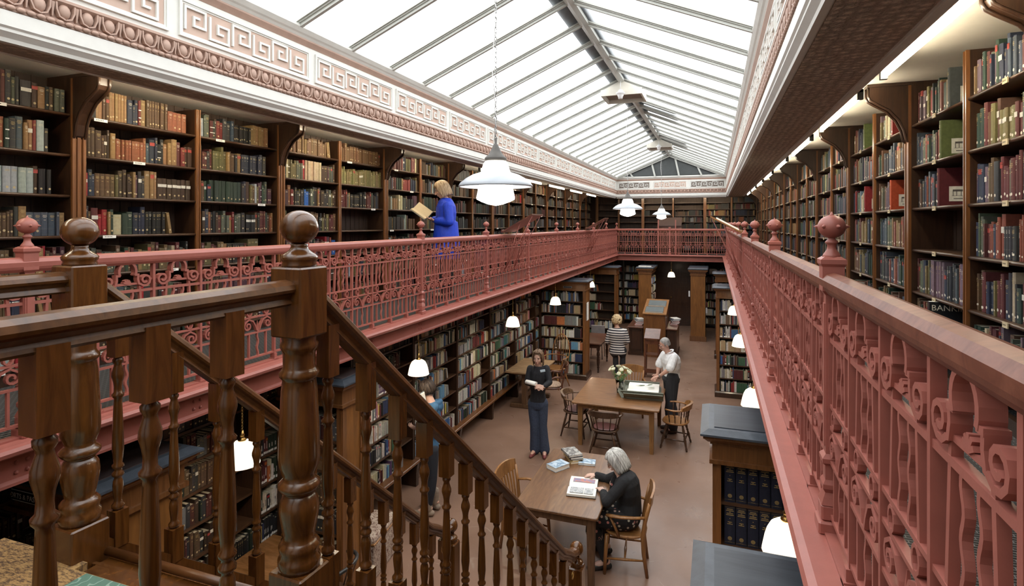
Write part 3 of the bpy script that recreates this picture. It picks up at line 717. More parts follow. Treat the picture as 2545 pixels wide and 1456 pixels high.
# ================================================================ bookcases
BOOKS = []          # every book: dict(T, t, h, d, col, cname, style, where, row, idx, grp)
def srgb(r, g, b): return tuple(((x/255)/12.92 if x/255 <= .04045 else ((x/255+.055)/1.055)**2.4) for x in (r, g, b))
PAL = {
 'old': [('dark brown',(66,50,38),11),('brown',(88,66,46),9),('maroon',(84,42,40),9),('dark red',(104,42,38),2.5),('olive',(92,84,54),8),('dark green',(46,58,48),5),('navy',(42,46,60),4),('charcoal',(52,50,48),10),('tan',(134,106,70),5),('rust',(122,72,48),3),('grey green',(80,84,72),6),('black',(34,32,31),5),('slate blue',(66,76,86),3),('cream',(176,164,134),2),('pale grey',(150,158,162),1.2),('bright blue',(36,82,150),.3),('crimson',(140,36,42),.7),('plum',(76,52,60),4)],
 'right': [('slate blue',(68,78,90),8),('maroon',(90,48,50),7),('navy',(48,56,74),7),('grey green',(86,94,80),6),('olive',(104,98,66),5),('dusty pink',(140,92,84),2.4),('charcoal',(54,57,61),10),('brown',(92,70,56),6),('dark green',(50,68,60),6),('rust',(126,70,56),2.2),('cream',(178,168,142),2),('mauve',(108,94,104),3),('tan',(136,114,84),4),('lime green',(110,190,60),.25),('pale blue',(120,142,160),1),('red',(124,42,44),1)],
 'new': [('white',(206,204,198),12),('cream',(192,182,156),9),('black',(38,38,42),10),('navy',(48,56,84),5),('sky blue',(104,148,184),3.5),('blue',(58,92,138),3),('red',(136,50,50),3.5),('maroon',(88,44,46),5),('green',(66,100,78),3),('grey',(126,128,130),9),('pale grey',(170,170,166),6),('yellow',(190,168,84),1.2),('orange',(170,104,64),1),('purple',(86,66,100),1.2),('brown',(100,80,64),5),('tan',(160,140,110),6),('teal',(60,112,116),1.2),('dark green',(48,62,52),4),('pink',(176,122,132),.6)],
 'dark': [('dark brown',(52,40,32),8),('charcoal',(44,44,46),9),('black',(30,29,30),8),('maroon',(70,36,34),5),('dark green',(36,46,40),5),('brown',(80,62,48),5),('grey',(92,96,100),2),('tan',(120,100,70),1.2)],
 'vol': [('navy',(22,26,48),1)],
 'sage': [('sage green',(112,104,70),1)], 'tanset': [('tan',(158,128,74),1)], 'legal': [('brown',(98,72,50),3),('tan',(118,94,62),1)],
}
def pick(style):
    P = PAL[style]; x = R.random()*sum(p[2] for p in P)
    for n_, c_, w in P:
        x -= w
        if x <= 0: break
    j = .88 + .24*R.random()
    lin = srgb(*c_)
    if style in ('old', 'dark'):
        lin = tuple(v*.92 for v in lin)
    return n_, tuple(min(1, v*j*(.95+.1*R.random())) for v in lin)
def fill(T, x0, x1, z, hmax, style, where, row, grp, full=1.0, sets=.25, dep=(.13,.18), y=.025, near_plate=False, force=None):
    """T: frame with x to the viewer's right, y into the case"""
    x = x0 + .004; xe = x0 + (x1-x0)*full; idx = 0; run_ = 0; spec = None
    prevc = None
    while x < xe - .015:
        if run_ <= 0:
            nm, c_ = pick(style); th = R.choice([.018,.024,.03,.034,.04,.046,.03,.026]) * (1.0 if style != 'new' else .82)
            h = hmax*R.uniform(.66, .97); d = R.uniform(*dep)
            if R.random() < .06: th *= 1.5
            deco = R.random()
            run_ = R.randint(3, 9) if R.random() < sets*.35 else 1
            if run_ == 1 and prevc and R.random() < .30: nm, c_ = prevc
            prevc = (nm, c_)
        run_ -= 1
        if style == 'vol': th, h, d = .076, hmax*.94, .2
        if x + th > xe: break
        idx += 1
        lean = 0
        BOOKS.append(dict(T=T, x=x, y=y+R.uniform(-.006,.012), z=z, t=th*.965, h=h*R.uniform(.99,1.01), d=d, col=tuple(v*R.uniform(.93,1.06) for v in c_), cname=nm, style=style, where=where, row=row, idx=idx, grp=grp, deco=deco, lean=lean, r=R.random()))
        x += th
    # leaning books filling a gap
    if force:
        nm, c_, pl = force
        BOOKS.append(dict(T=T, x=x, y=-.0, z=z, t=.035, h=hmax*.97, d=.235, col=srgb(*c_), cname=nm, style=style, where=where, row=row, idx=idx+1, grp=grp, deco=.5, lean=0, r=.5, plate=pl))
    elif x1 - x > .12 and R.random() < .45:
        for q in range(R.randint(1, 3)):
            nm, c_ = pick(style); idx += 1; th = R.uniform(.02,.03); h = hmax*R.uniform(.7,.85); ln = R.uniform(.10,.2)
            BOOKS.append(dict(T=T, x=x+h*math.sin(ln)+.005 - .0, y=y, z=z, t=th, h=h, d=.15, col=c_, cname=nm, style=style, where=where, row=row, idx=idx, grp=grp, deco=.5, lean=-ln, r=R.random()))
            x += th/math.cos(ln)+.004
            if x + h*math.sin(ln) > x1-.05: break
    elif near_plate and x1 - x > .06:
        nm, c_ = R.choice([('maroon', srgb(110,40,44)), ('orange', srgb(170,70,40)), ('green', srgb(84,98,56)), ('dark blue', srgb(50,62,88))])
        BOOKS.append(dict(T=T, x=x, y=y, z=z, t=.035, h=hmax*.93, d=.215, col=c_, cname=nm, style=style, where=where, row=row, idx=idx+1, grp=grp, deco=.5, lean=0, r=.5, plate=True))
ORD = ['zero','first','second','third','fourth','fifth','sixth','seventh','eighth','ninth','tenth','eleventh','twelfth','13th','14th','15th','16th','17th','18th','19th','20th','21st','22nd','23rd','24th','25th','26th','27th','28th','29th','30th']
def Tm(x, y, rz): return Matrix.Translation((x, y, 0)) @ Matrix.Rotation(rz, 4, 'Z')
ROWN = ['top shelf','second shelf','third shelf','fourth shelf','fifth shelf','sixth shelf','seventh shelf','eighth shelf']
def pilaster(b, x, w, z0, z1, y0=-.02, y1=.30):
    b.box(x-w/2, x+w/2, y0+.02, y1, z0, z1); b.box(x-w/2, x+w/2, y0+.012, y0+.02, z0, z1, 1)
    b.box(x-w/2, x-w/2+w*.22, y0, y0+.012, z0, z1, 1); b.box(x+w/2-w*.22, x+w/2, y0, y0+.012, z0, z1, 1); b.box(x-w*.12, x+w*.12, y0+.004, y0+.012, z0, z1, 1)
def gallery_unit(W, zs, depth, with_bracket=True):
    """one double bay gallery case; origin floor level, front at y=0"""
    t = thing('bookcase', '', 'bookcase')
    ztop = CEIL
    b = MB(); b.box(-.0, W, depth-.015, depth, GZ, ztop); 
    k = .1
    while k < W: b.box(k, k+.006, depth-.02, depth-.015, GZ, ztop); k += .1
    b.obj('back_panel', M['back'], t)
    b = MB(); pilaster(b, 0, .095, GZ, ztop, -.03, depth); b.obj('upright', [M['case'], M['pil']], t)
    b = MB(); pilaster(b, W/2, .045, GZ, ztop-.05, -.015, depth); b.obj('upright', [M['case'], M['pil']], t)
    for z in zs + [ztop - .06] if False else zs:
        for a, c_ in ((.048, W/2-.023), (W/2+.023, W-.048)):
            b = MB(); b.box(a, c_, .004, depth-.016, z-.022, z); b.tube([(a, .004, z-.011), (c_, .004, z-.011)], .0112, 8)
            b.obj('shelf', M['shelf'], t)
    b = MB(); b.box(.048, W-.048, .01, .05, GZ, GZ+.08); b.obj('plinth', M['case'], t)
    if with_bracket:
        b = MB(); b.prism([(0,4.40),(-.035,4.44),(-.05,4.52),(-.085,4.60),(-.15,4.68),(-.235,4.735),(-.27,4.76),(-.285,4.79),(-.285,4.875),(0,4.875)], -.047, .047, 'x')
        # raised edge beads along the ogee
        pts = [(0,4.40),(-.04,4.44),(-.056,4.52),(-.09,4.595),(-.155,4.675),(-.24,4.73),(-.278,4.757),(-.292,4.79),(-.292,4.86)]
        for xx in (-.038, .038): b.tube([(xx, p[0], p[1]) for p in pts], .010, 6)
        b.box(-.055,.055,-.30,0,4.855,4.878)
        b.obj('bracket', M['case'], t)
    return t
def place_labels(T, zs, W, gx, mat_='signw', prob=.5, parent=None, w=.10):
    pass
ZL = [2.80, 3.125, 3.42, 3.715, 4.01, 4.305, 4.60]
ZR = [2.80, 2.985, 3.295, 3.61, 3.92, 4.235, 4.55]; ZR = [2.82, 3.0+.0, 3.295, 3.61, 3.92, 4.235, 4.55][1:]
ZL = [2.83, 3.125, 3.42, 3.715, 4.01, 4.305, 4.60]
ZR = [2.80, 2.98+.01, 3.295, 3.61, 3.92, 4.235, 4.55][1:]
W = 2.05; DEP = .27
lu = gallery_unit(W, ZL, DEP); ru = gallery_unit(W, ZR, DEP)
def add_label_plate(T, x, z, parent_name, w=.11, h=.02):
    LABELS.append((T, x, z, w, h))
LABELS = []
nL = 10
for k in range(nL):
    y0 = .76 + W*k
    loc = (BL, y0, 0)
    nm = ['','nearest','second','third','fourth','fifth','sixth','seventh','eighth','ninth','farthest'][k+1]
    lab = 'dark bracketed bookcase on the left gallery wall, %s along from the camera' % nm
    o = lu if k == 0 else dup(lu, loc, PI/2, lab, 'left gallery bookcases')
    if k == 0: lu.location = loc; lu.rotation_euler.z = PI/2; lu['label'] = lab; lu['group'] = 'left gallery bookcases'
    T = Tm(BL, y0, PI/2)
    for half in (0, 1):
        bay = 2*k + half    # first seen bay is 1
        for r_, z in enumerate(reversed(ZL)):
            a, c_ = (.05, W/2-.025) if half == 0 else (W/2+.025, W-.05)
            style = 'old'; full = R.choice([1,1,1,.97,.9,.8]); sets = .3
            hm = .235
            if bay == 2 and r_ == 3: full = .72
            if bay == 4 and r_ in (0,): style = 'legal'
            if bay == 5 and r_ == 1: style = 'sage'
            if bay == 5 and r_ == 0: style = 'legal'
            if bay == 5 and r_ in (3,4): full = .0 if r_ == 3 else 0
            if bay == 5 and r_ == 2: full = .97
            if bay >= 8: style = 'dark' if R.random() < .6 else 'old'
            if full <= .02: continue
            fill(T, a, c_, z, hm, style, ORD[min(bay, 20)] + ' bay of left gallery', r_, 'books on the left gallery shelves', full, sets)
            if R.random() < .5: LABELS.append((T, a + R.uniform(.0, .7), z, .10, .020, o, 'w'))
nR = 10
for k in range(nR):
    # frame origin is the far end: x runs towards the camera
    ye = 3.05 + W*k           # far bracket position, unit spans ye-W..ye
    loc = (BR, ye, 0)
    nm = ['nearest','second','third','fourth','fifth','sixth','seventh','eighth','ninth','farthest'][k]
    lab = 'dark bracketed bookcase on the right gallery wall, %s along from the camera' % nm
    if k == 0: ru.location = loc; ru.rotation_euler.z = -PI/2; ru['label'] = lab; ru['group'] = 'right gallery bookcases'; o = ru
    else: o = dup(ru, loc, -PI/2, lab, 'right gallery bookcases')
    T = Tm(BR, ye, -PI/2)
    for half in (0, 1):
        bay = 2*k + (1-half)     # bay index counting away from the camera
        for r_, z in enumerate(reversed(ZR)):
            a, c_ = (.05, W/2-.025) if half == 0 else (W/2+.025, W-.05)
            full = R.choice([1,.97,.92,.8,.75,.95]); hm = .262; style = 'right'
            if bay == 3 and r_ == 3: full = .0
            if bay == 3 and r_ == 5: full = .34
            if bay >= 6: style = 'right' if R.random() < .6 else 'old'
            FC = {(3,1):(.56,('olive green',(88,98,58),True)),(3,2):(.52,('maroon',(84,30,36),True)),(4,0):(.55,('dark red',(110,34,30),False)),(4,2):(.5,('orange',(160,66,38),True)),(5,2):(.6,('crimson',(128,36,40),True)),(5,0):(.6,('green',(84,96,54),False)),(3,0):(.7,('grey',(74,78,78),True))}.get((bay, r_))
            if FC: full = FC[0]
            if full > 0: fill(T, a, c_, z, hm, style, ORD[min(bay+1, 20)] + ' bay of right gallery', r_, 'books on the right gallery shelves', full, .10, force=FC[1] if FC else None, near_plate=True, dep=(.14,.19))
            LABELS.append((T, (a+c_)/2 - .03, z, .055, .028, o, 'p'))
# far end gallery case: three double bays across the end
zb = [2.83, 3.10, 3.36, 3.62, 3.87, 4.10, 4.34, 4.58]
xs_b = []
def bx_at(px, Y):
    u = (px-CX)/F_PX; return Y*(u*CT-ST)/(u*ST+CT)
ups = [bx_at(p, YB) for p in (1484,1538,1598,1673,1752,1818,1884)]
for k in range(3):
    t = thing('bookcase', 'dark bookcase across the far end gallery, %s of three' % ['left','middle','right'][k], 'bookcase', (0,0,0), 0, 'far end gallery bookcases')
    a, m_, c_ = ups[2*k], ups[2*k+1], ups[2*k+2]
    b = MB(); b.box(a, c_, YW-.04, YW-.005, GZ, CEIL)
    x = a
    while x < c_: b.box(x, x+.008, YW-.045, YW-.04, GZ, CEIL); x += .09
    b.obj('back_panel', M['back'], t)
    b = MB(); b.T = Matrix.Translation((0, YB, 0)); pilaster(b, a, .10, GZ, CEIL, -.03, .27)
    b.obj('upright', [M['case'], M['pil']], t)
    b = MB(); b.T = Matrix.Translation((0, YB, 0)); pilaster(b, m_, .06, GZ, CEIL, -.02, .27); b.obj('upright', [M['case'], M['pil']], t)
    if k == 2:
        b = MB(); b.T = Matrix.Translation((0, YB, 0)); pilaster(b, c_, .10, GZ, CEIL, -.03, .27); b.obj('upright', [M['case'], M['pil']], t)
    for (p, q) in ((a, m_), (m_, c_)):
        for z in zb:
            b = MB(); b.box(p+.05, q-.05, YB+.004, YW-.04, z-.025, z); b.obj('shelf', M['shelf'], t)
    T = Tm(0, YB, 0)
    for h_, (p, q) in enumerate(((a, m_), (m_, c_))):
        for r_, z in enumerate(reversed(zb)):
            full = 0
            if k == 2: full = 1
            elif k == 1 and h_ == 1 and r_ in (2, 3, 4): full = .97
            elif r_ >= 5: full = .9
            elif k == 1 and h_ == 0 and r_ == 2: full = .2
            if k == 2 and h_ == 0 and r_ == 0: full = 0
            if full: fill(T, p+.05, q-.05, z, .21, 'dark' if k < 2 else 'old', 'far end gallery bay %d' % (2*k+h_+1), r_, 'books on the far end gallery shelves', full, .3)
# ---- ground floor wall shelving on the left
ZG = [.38, .70, .98, 1.26, 1.54, 1.81, 2.08]
def ground_unit(W):
    t = thing('bookcase', '', 'bookcase')
    b = MB(); b.box(0, W, .24, .26, .28, 2.46); b.obj('back_panel', M['back'], t)
    b = MB(); pilaster(b, 0, .055, .30, 2.46, -.012, .25); b.obj('upright', [M['case'], M['case']], t)
    for i, z in enumerate(ZG):
        b = MB()
        if i == 0: b.bbox(.0, W, -.10, .25, z-.045, z, .008)
        else: b.box(.027, W-.027, .0, .24, z-.022, z)
        b.obj('shelf', M['shelf'] if i else M['pil'], t)
    b = MB(); b.box(0, W, -.02, .25, 2.36, 2.46); b.obj('cornice', M['case'], t)
    b = MB(); b.bbox(-.04, .04, -.07, .2, 0, .335, .006); b.prism([(-.07,.335),(-.09,.335),(-.075,.25),(-.07,.18)], -.03, .03, 'x'); b.obj('foot', M['case'], t)
    return t
gw = 1.48; GX = -4.12
gu = ground_unit(gw)
ystart = 7.226 - gw*4
for k in range(13):
    y0 = ystart + gw*k + 0
    if y0 + gw > YW: break
    lab = 'low wall bookcase under the left gallery, %s from the camera' % (['nearest'] + ORD[2:])[k]
    if k == 0: gu.location = (GX, y0, 0); gu.rotation_euler.z = PI/2; gu['label'] = lab; gu['group'] = 'wall bookcases under the left gallery'
    else: dup(gu, (GX, y0, 0), PI/2, lab, 'wall bookcases under the left gallery')
    T = Tm(GX, y0, PI/2)
    for r_, z in enumerate(reversed(ZG)):
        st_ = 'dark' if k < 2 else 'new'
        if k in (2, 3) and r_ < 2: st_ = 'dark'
        fill(T, .035, gw-.03, z, .225, st_, '%s bay under left gallery' % ORD[k+1], r_, 'books on the wall shelves under the left gallery', R.choice([1,.97,.85,.8,.75]), .2, dep=(.12,.18), y=.012)
# ---- ground floor back wall shelving
def back_low(x0, x1, label, nm, ord_):
    t = thing('bookcase', label, 'bookcase', (0,0,0))
    Yb = 21.62
    b = MB(); b.box(x0, x1, YW-.05, YW-.02, .1, 2.5); b.obj('back_panel', M['back'], t)
    for x in (x0, (x0+x1)/2, x1):
        b = MB(); b.T = Matrix.Translation((0, Yb, 0)); pilaster(b, x, .06, .0, 2.5, -.012, .25); b.obj('upright', [M['case'], M['case']], t)
    zz = [.18 + .30*i for i in range(8)]
    for z in zz[:-1]:
        b = MB(); b.box(x0, x1, Yb, YW-.05, z-.025, z); b.obj('shelf', M['shelf'], t)
    T = Tm(0, Yb, 0); xm = (x0+x1)/2
    for h_, (p, q) in enumerate(((x0, xm), (xm, x1))):
        for r_, z in enumerate(reversed(zz[:-1])): fill(T, p+.035, q-.035, z, .24, 'new', '%s half of %s' % (['left','right'][h_], nm), r_, 'books on the back wall shelves', .98, .2, y=.01)
back_low(-4.05, -2.45, 'tall bookcase at the far left of the back wall, ground floor', 'far left back case', 0)
back_low(-.35, 1.5, 'tall bookcase at the far right of the back wall, ground floor', 'far right back case', 0)
# ---- pier bookcases standing out from the side walls
def pier(label, xe, xw, y0, y1, ztop, shelves, nm, style, fulls=None, sign=None, capm='lead', books=True):
    """end face at xe, runs to xw; front (shelved) face at y0"""
    t = thing('pier_bookcase', label, 'bookcase', ((xe+xw)/2, (y0+y1)/2, 0))
    inv = Matrix.Translation((-(xe+xw)/2, -(y0+y1)/2, 0))
    a, c_ = min(xe, xw), max(xe, xw); s_ = 1 if xe > xw else -1
    zc = ztop - .30
    def nb(): b = MB(); b.T = inv; return b
    b = nb(); b.box(a+.02, c_-.02, y0+.30, y1-.0, .1, zc); b.obj('back_panel', M['back'], t)
    ex0, ex1 = (xe-.05, xe) if s_ > 0 else (xe, xe+.05)
    b = nb(); b.box(ex0, ex1, y0+.01, y1-.01, .1, zc); b.obj('end_panel', M['endpanel'], t)
    b = nb()
    xo = xe + s_*.012
    b.box(min(xe, xo), max(xe, xo), y0, y0+.06, .12, zc); b.box(ex0, ex1, y0-.012, y0+.05, .1, zc); b.obj('upright', M['pil'], t)
    b = nb(); b.box(min(xe, xo), max(xe, xo), y1-.06, y1, .12, zc); b.obj('upright', M['pil'], t)
    b = nb(); b.box(min(xw, xw+s_*.05), max(xw, xw+s_*.05), y0-.012, y0+.3, .1, zc); b.obj('upright', M['case'], t)
    def lay(b, o, z0, z1, o2=None):
        o2 = o if o2 is None else o2
        e = lambda q: (a-(q if s_ < 0 else 0), c_+(q if s_ > 0 else 0), y0-q, y1+q)
        p, q = e(o), e(o2)
        b.hexa([(p[0],p[2],z0),(p[1],p[2],z0),(p[1],p[3],z0),(p[0],p[3],z0),(q[0],q[2],z1),(q[1],q[2],z1),(q[1],q[3],z1),(q[0],q[3],z1)])
    b = nb(); lay(b, .035, zc-.0, zc+.03); lay(b, .015, zc+.03, zc+.15); lay(b, .03, zc+.15, zc+.17); lay(b, .045, zc+.17, zc+.20, .075); lay(b, .08, zc+.20, zc+.225); b.obj('cornice', M['pil'], t)
    b = nb(); lay(b, .10, zc+.225, zc+.24); lay(b, .10, zc+.24, zc+.27, .04); b.obj('top_board', M['leadedge'], t)
    b = nb(); lay(b, .0, zc+.27, zc+.275)
    b.obj('top_planks', M[capm], t)
    b = nb(); lay(b, .05, 0, .10); lay(b, .05, .10, .125, .03); b.obj('plinth', M['case'], t)
    for z in shelves:
        b = nb(); b.box(a+.05, c_-.05, y0, y0+.30, z-.022, z); b.obj('shelf', M['shelf'], t)
    T = Tm(0, y0, 0)
    if books:
        for r_, z in enumerate(reversed(shelves)):
            f = 1 if not fulls else fulls[r_ % len(fulls)]
            stl = style[r_ % len(style)] if isinstance(style, list) else style
            if f > 0: fill(T, a+.055, c_-.055, z, (shelves[1]-shelves[0])*.86, stl, nm, r_, 'books in the ' + nm, f, .2, y=.01)
    if sign:
        b = nb(); b.box(sign[0], sign[1], y0-.022, y0-.014, sign[2], sign[3]); so = b.obj('sign_board', M['signk'], t)
        b = nb(); x0, x1, z0, z1 = sign[:4]; yy = y0-.0235
        for (p, q, r1, r2) in ((x0+.004,x1-.004,z0+.004,z0+.008),(x0+.004,x1-.004,z1-.008,z1-.004),(x0+.004,x0+.008,z0+.004,z1-.004),(x1-.008,x1-.004,z0+.004,z1-.004)): b.box(p, q, yy, yy+.0015, r1, r2)
        b.obj('sign_border', M['signw'], so)
        if sign[4]:
            me = text_mesh(sign[4], (z1-z0)*.62, M['signw'])
            o = bpy.data.objects.new('lettering', me); C.objects.link(o); o.parent = so
            o.location = (x0+.02-(xe+xw)/2, yy-(y0+y1)/2-.0005, z0+(z1-z0)*.26); o.rotation_euler = (PI/2, 0, 0); o.scale = (.95, 1, 1)
    return t
def text_mesh(s_, size, m_, spacing=1.0, ext=.0006):
    cu = bpy.data.curves.new('lettering', 'FONT'); cu.body = s_; cu.size = size; cu.extrude = ext; cu.resolution_u = 2; cu.space_character = spacing
    o = bpy.data.objects.new('tmp_text', cu); C.objects.link(o)
    dg = bpy.context.evaluated_depsgraph_get(); me = bpy.data.meshes.new_from_object(o.evaluated_get(dg))
    bpy.data.objects.remove(o); me.materials.clear(); me.materials.append(m_); me.name = 'lettering'
    return me
zf = [.12+.296*i for i in range(7)]
pier('pier bookcase nearest the stairs with a blue-black topped cornice and a sports sign', -3.42, -4.86+.18, 2.28, 2.85, 2.31, [.3,.62,.95,1.28,1.62], 'nearest left pier case', 'dark', sign=(-4.21,-3.76,2.075,2.15,'SPORTS & PASTIMES'), capm='lead2')
pier('golden end-panelled pier bookcase behind the second newel, dark board top', -3.36, -4.12, 4.53, 4.88, 2.34, [.2,.5,.8,1.1,1.4,1.7], 'second left pier case', ['dark','legal','dark'], capm='lead2')
pier('tall pier bookcase on the left with notice sheet on its end, eight full shelves', -2.96, -4.12, 13.5, 14.0, 2.46, zf, 'third left pier case', 'new', [.85,.95,.97,1,1,.98,.93], sign=(-3.5,-3.28,2.22,2.27,None), capm='lead')
pier('half-empty pier bookcase on the left beyond the one with the notice', -2.98, -4.12, 18.2, 18.7, 2.46, zf, 'fourth left pier case', 'new', [.35,.4,.42,.6,.4,.95,.5])
pier('pier bookcase at lower right filled with navy dictionary volumes, planked top', 0.0, 1.3, 4.62, 5.18, 2.26, [.2,.52,.85,1.18,1.36,1.69][0:4]+[1.34+.0, 1.665], 'second right pier case', 'vol', books=False)
pier('dark topped pier bookcase at the bottom right corner', 0.0, 1.3, 2.2, 2.90, 2.26, [.3,.65,1.0,1.35,1.68], 'nearest right pier case', 'dark', books=False)
pier('pier bookcase on the right beyond the lamps, crowded with library books', .06, 1.35, 13.2, 13.75, 2.46, zf, 'third right pier case', 'new', [1,.98,1,.97])
pier('last pier bookcase on the right, half hidden by the one before it', .05, 1.35, 16.9, 17.4, 2.46, zf, 'fourth right pier case', 'new')
# navy volumes in the second right pier
VT = Tm(0, 4.62, 0)
for r_, z in enumerate((1.665, 1.34)):
    for i in range(12):
        BOOKS.append(dict(T=VT, x=.075+.082*i, y=.012, z=z, t=.077, h=.305 if r_ == 0 else .298, d=.2, col=srgb(24,27,44), cname='navy', style='vol', where='second right pier case', row=r_, idx=i+1, grp='navy dictionary volumes', deco=.5, lean=0, r=.5, vol=i+1+7*r_))
# column-like cases at the far end
for x0, x1, lb, bk in ((-2.38,-1.97,'square oak end of a far bookcase, left of the dark door, papers on top', 1),(-.72,-.27,'square oak end of a far bookcase, right of the dark door', 0)):
    t = thing('end_bookcase', lb, 'bookcase', ((x0+x1)/2, 19.9, 0))
    inv = Matrix.Translation((-(x0+x1)/2, -19.9, 0))
    def nb(): b = MB(); b.T = inv; return b
    b = nb(); b.box(x0, x1-.04*bk, 19.22, 20.6, .15, 2.12); b.obj('body', M['case'], t)
    b = nb(); b.box(x0, x1, 19.18, 19.22, .15, 2.12); b.obj('end_panel', M['endpanel'], t)
    b = nb()
    for o, z0, z1 in ((.02,2.12,2.15),(.01,2.15,2.22),(.04,2.22,2.26),(.07,2.26,2.30)): b.box(x0-o, x1+o, 19.18-o, 20.6+o, z0, z1)
    b.obj('cornice', M['pil'], t)
    b = nb(); b.bbox(x0-.09, x1+.09, 19.09, 20.69, 2.30, 2.36, .02); b.obj('top_board', M['leadedge'], t)
    b = nb(); b.box(x0-.03, x1+.03, 19.15, 20.63, 0, .16); b.obj('plinth', M['pil'], t)
    if bk:
        for z in (.3,.6,.9,1.2,1.5,1.8): fill(Tm(x1-.0, 20.5, -PI/2) @ Matrix.Rotation(PI, 4, 'Z') if False else Tm(x1-.02, 19.26, PI/2), 0, 1.2, z, .23, 'new', 'side of left oak end case', 0, 'books beside the left oak end case', .95, .2, y=-.05, dep=(.05,.06))
# ================================================================ furniture
def rbox_poly(x0, x1, y0, y1, r, n=4):
    P = []
    for cx, cy, a0 in ((x1-r,y1-r,0),(x0+r,y1-r,90),(x0+r,y0+r,180),(x1-r,y0+r,270)):
        for k in range(n+1):
            a = math.radians(a0+90*k/n); P.append((cx+r*math.cos(a), cy+r*math.sin(a)))
    return P
def table(label, x0, x1, y0, y1, h, top, leg, lw=.07, over=.05, ap=.09, turned=False):
    cx, cy = (x0+x1)/2, (y0+y1)/2
    t = thing('library_table', label, 'table', (cx, cy, 0)); a, d = (x1-x0)/2, (y1-y0)/2
    b = MB(); Pp = rbox_poly(-a, a, -d, d, .03); Pi = rbox_poly(-a+.006, a-.006, -d+.006, d-.006, .03)
    b.loft([[(x,y,h-.03) for x,y in Pi],[(x,y,h-.024) for x,y in Pp],[(x,y,h-.006) for x,y in Pp],[(x,y,h) for x,y in Pi]]); b.obj('tabletop', top, t)
    b = MB(); i = over+.02
    for q in ((-a+i,a-i,-d+i,-d+i+.025),(-a+i,a-i,d-i-.025,d-i),(-a+i,-a+i+.025,-d+i,d-i),(a-i-.025,a-i,-d+i,d-i)): b.box(q[0],q[1],q[2],q[3],h-.03-ap,h-.03)
    b.obj('apron', leg, t)
    for sx in (-1, 1):
        for sy in (-1, 1):
            b = MB(); x, y = sx*(a-over-lw/2), sy*(d-over-lw/2)
            if turned:
                b.box(x-lw/2,x+lw/2,y-lw/2,y+lw/2,h-.17,h-.03)
                b.lathe([(.030,h-.17),(.038,h-.19),(.026,h-.21),(.040,h-.25),(.044,h-.30),(.030,h-.34),(.040,h-.36),(.030,h-.38),(.042,h-.43),(.036,h-.53),(.024,h-.60),(.034,h-.62),(.022,h-.64),(.02,.05)], x, y, 0, 14); b.lathe([(.022,.0),(.024,.02),(.02,.05)], x, y, 0, 12)
            else:
                q = lw/2; p = lw/2*.72; b.hexa([(x-p,y-p,0),(x+p,y-p,0),(x+p,y+p,0),(x-p,y+p,0),(x-q,y-q,h-.03),(x+q,y-q,h-.03),(x+q,y+q,h-.03),(x-q,y+q,h-.03)])
            b.obj('leg', leg, t)
    return t
table('long brown oak table in front with an open picture book and stacked books on it', -2.05, -1.13, 5.75, 7.38, .76, M['table'], M['tleg'], .085, .04)
table('worn square oak table in the middle of the room, under the vase of roses', -2.30, -.84, 9.40, 11.05, .76, M['table2'], M['tleg2'], .085, .09)
table('red mahogany table with turned legs behind the pier bookcase and the striped top', -3.55, -2.70, 14.2, 15.62, .75, M['red'], M['door'], .075, .05, .1, True)
# trestle desk against the left shelves
t = thing('trestle_desk', 'worn trestle desk against the left shelves behind the standing person in black', 'desk', (-3.68, 11.45, 0))
b = MB(); b.bbox(-.36,.36,-.62,.62,.74,.775,.008); b.obj('tabletop', wood('scuffed_desk_top', (.16,.09,.045), (.36,.24,.13), .5, (2,9,9)), t)
for sy in (-1, 1):
    b = MB(); b.box(-.05,.05,sy*.42-.05,sy*.42+.05,.09,.70); b.bbox(-.30,.30,sy*.42-.05,sy*.42+.05,.0,.09,.012); b.box(-.28,.28,sy*.42-.04,sy*.42+.04,.68,.74); b.obj('leg', M['tleg'], t)
b = MB(); b.box(-.03,.03,-.42,.42,.2,.3); b.obj('stretcher', M['tleg'], t)
# catalogue cabinet with sloping top
t = thing('catalogue_cabinet', 'tall wooden sloping-top catalogue cabinet with two ledgers on it', 'cabinet', (-1.6, 16.9, 0))
b = MB(); b.prism([(-.45,.0),(.65,.0),(.65,1.48),(-.45,1.22)], -.30, .30, 'x'); b.obj('body', M['endpanel'] if False else M['pil'], t)
b = MB(); b.hexa([(-.33,-.49,1.215),(.33,-.49,1.215),(.33,.69,1.49),(-.33,.69,1.49),(-.33,-.49,1.24),(.33,-.49,1.24),(.33,.69,1.515),(-.33,.69,1.515)]); b.obj('sloping_top', M['oak'], t)
b = MB(); b.box(-.305,-.30,-.4,.6,.1,1.1); b.box(-.26,-.02,-.46,-.45,.1,1.1); b.box(.02,.26,-.46,-.45,.1,1.1)
for z in (.35,.6,.85): b.box(.30,.306,-.40,.60,z,z+.2)
b.obj('panel_moulding', M['pil'], t)
def slab_book(name, label, cat, loc, rz, w, d, h, cover, slope=0, grp=None, tilt=None, title=None):
    t = thing(name, label, cat, loc, rz, grp)
    if slope: t.rotation_euler.x = slope
    b = MB(); c_ = .004; b.box(-w/2, w/2, -d/2, d/2, 0, c_); b.box(-w/2, w/2, -d/2, d/2, h-c_, h); b.box(-w/2, -w/2+c_, -d/2, d/2, 0, h)
    b.obj('cover', cover, t)
    b = MB(); b.box(-w/2+c_, w/2-.004, -d/2+.004, d/2-.004, c_, h-c_); b.obj('page_block', M['paper'], t)
    return t
sl = math.atan(.275/1.18)
M['ledger'] = painted('grey_green_ledger_cloth', (.10,.12,.125), .6, .15)
slab_book('ledger', 'grey ledger lying on the lower half of the sloping cabinet top', 'ledger', (-1.62, 16.68, 1.24+.22*.233+.012), 0, .50, .40, .035, M['ledger'], sl)
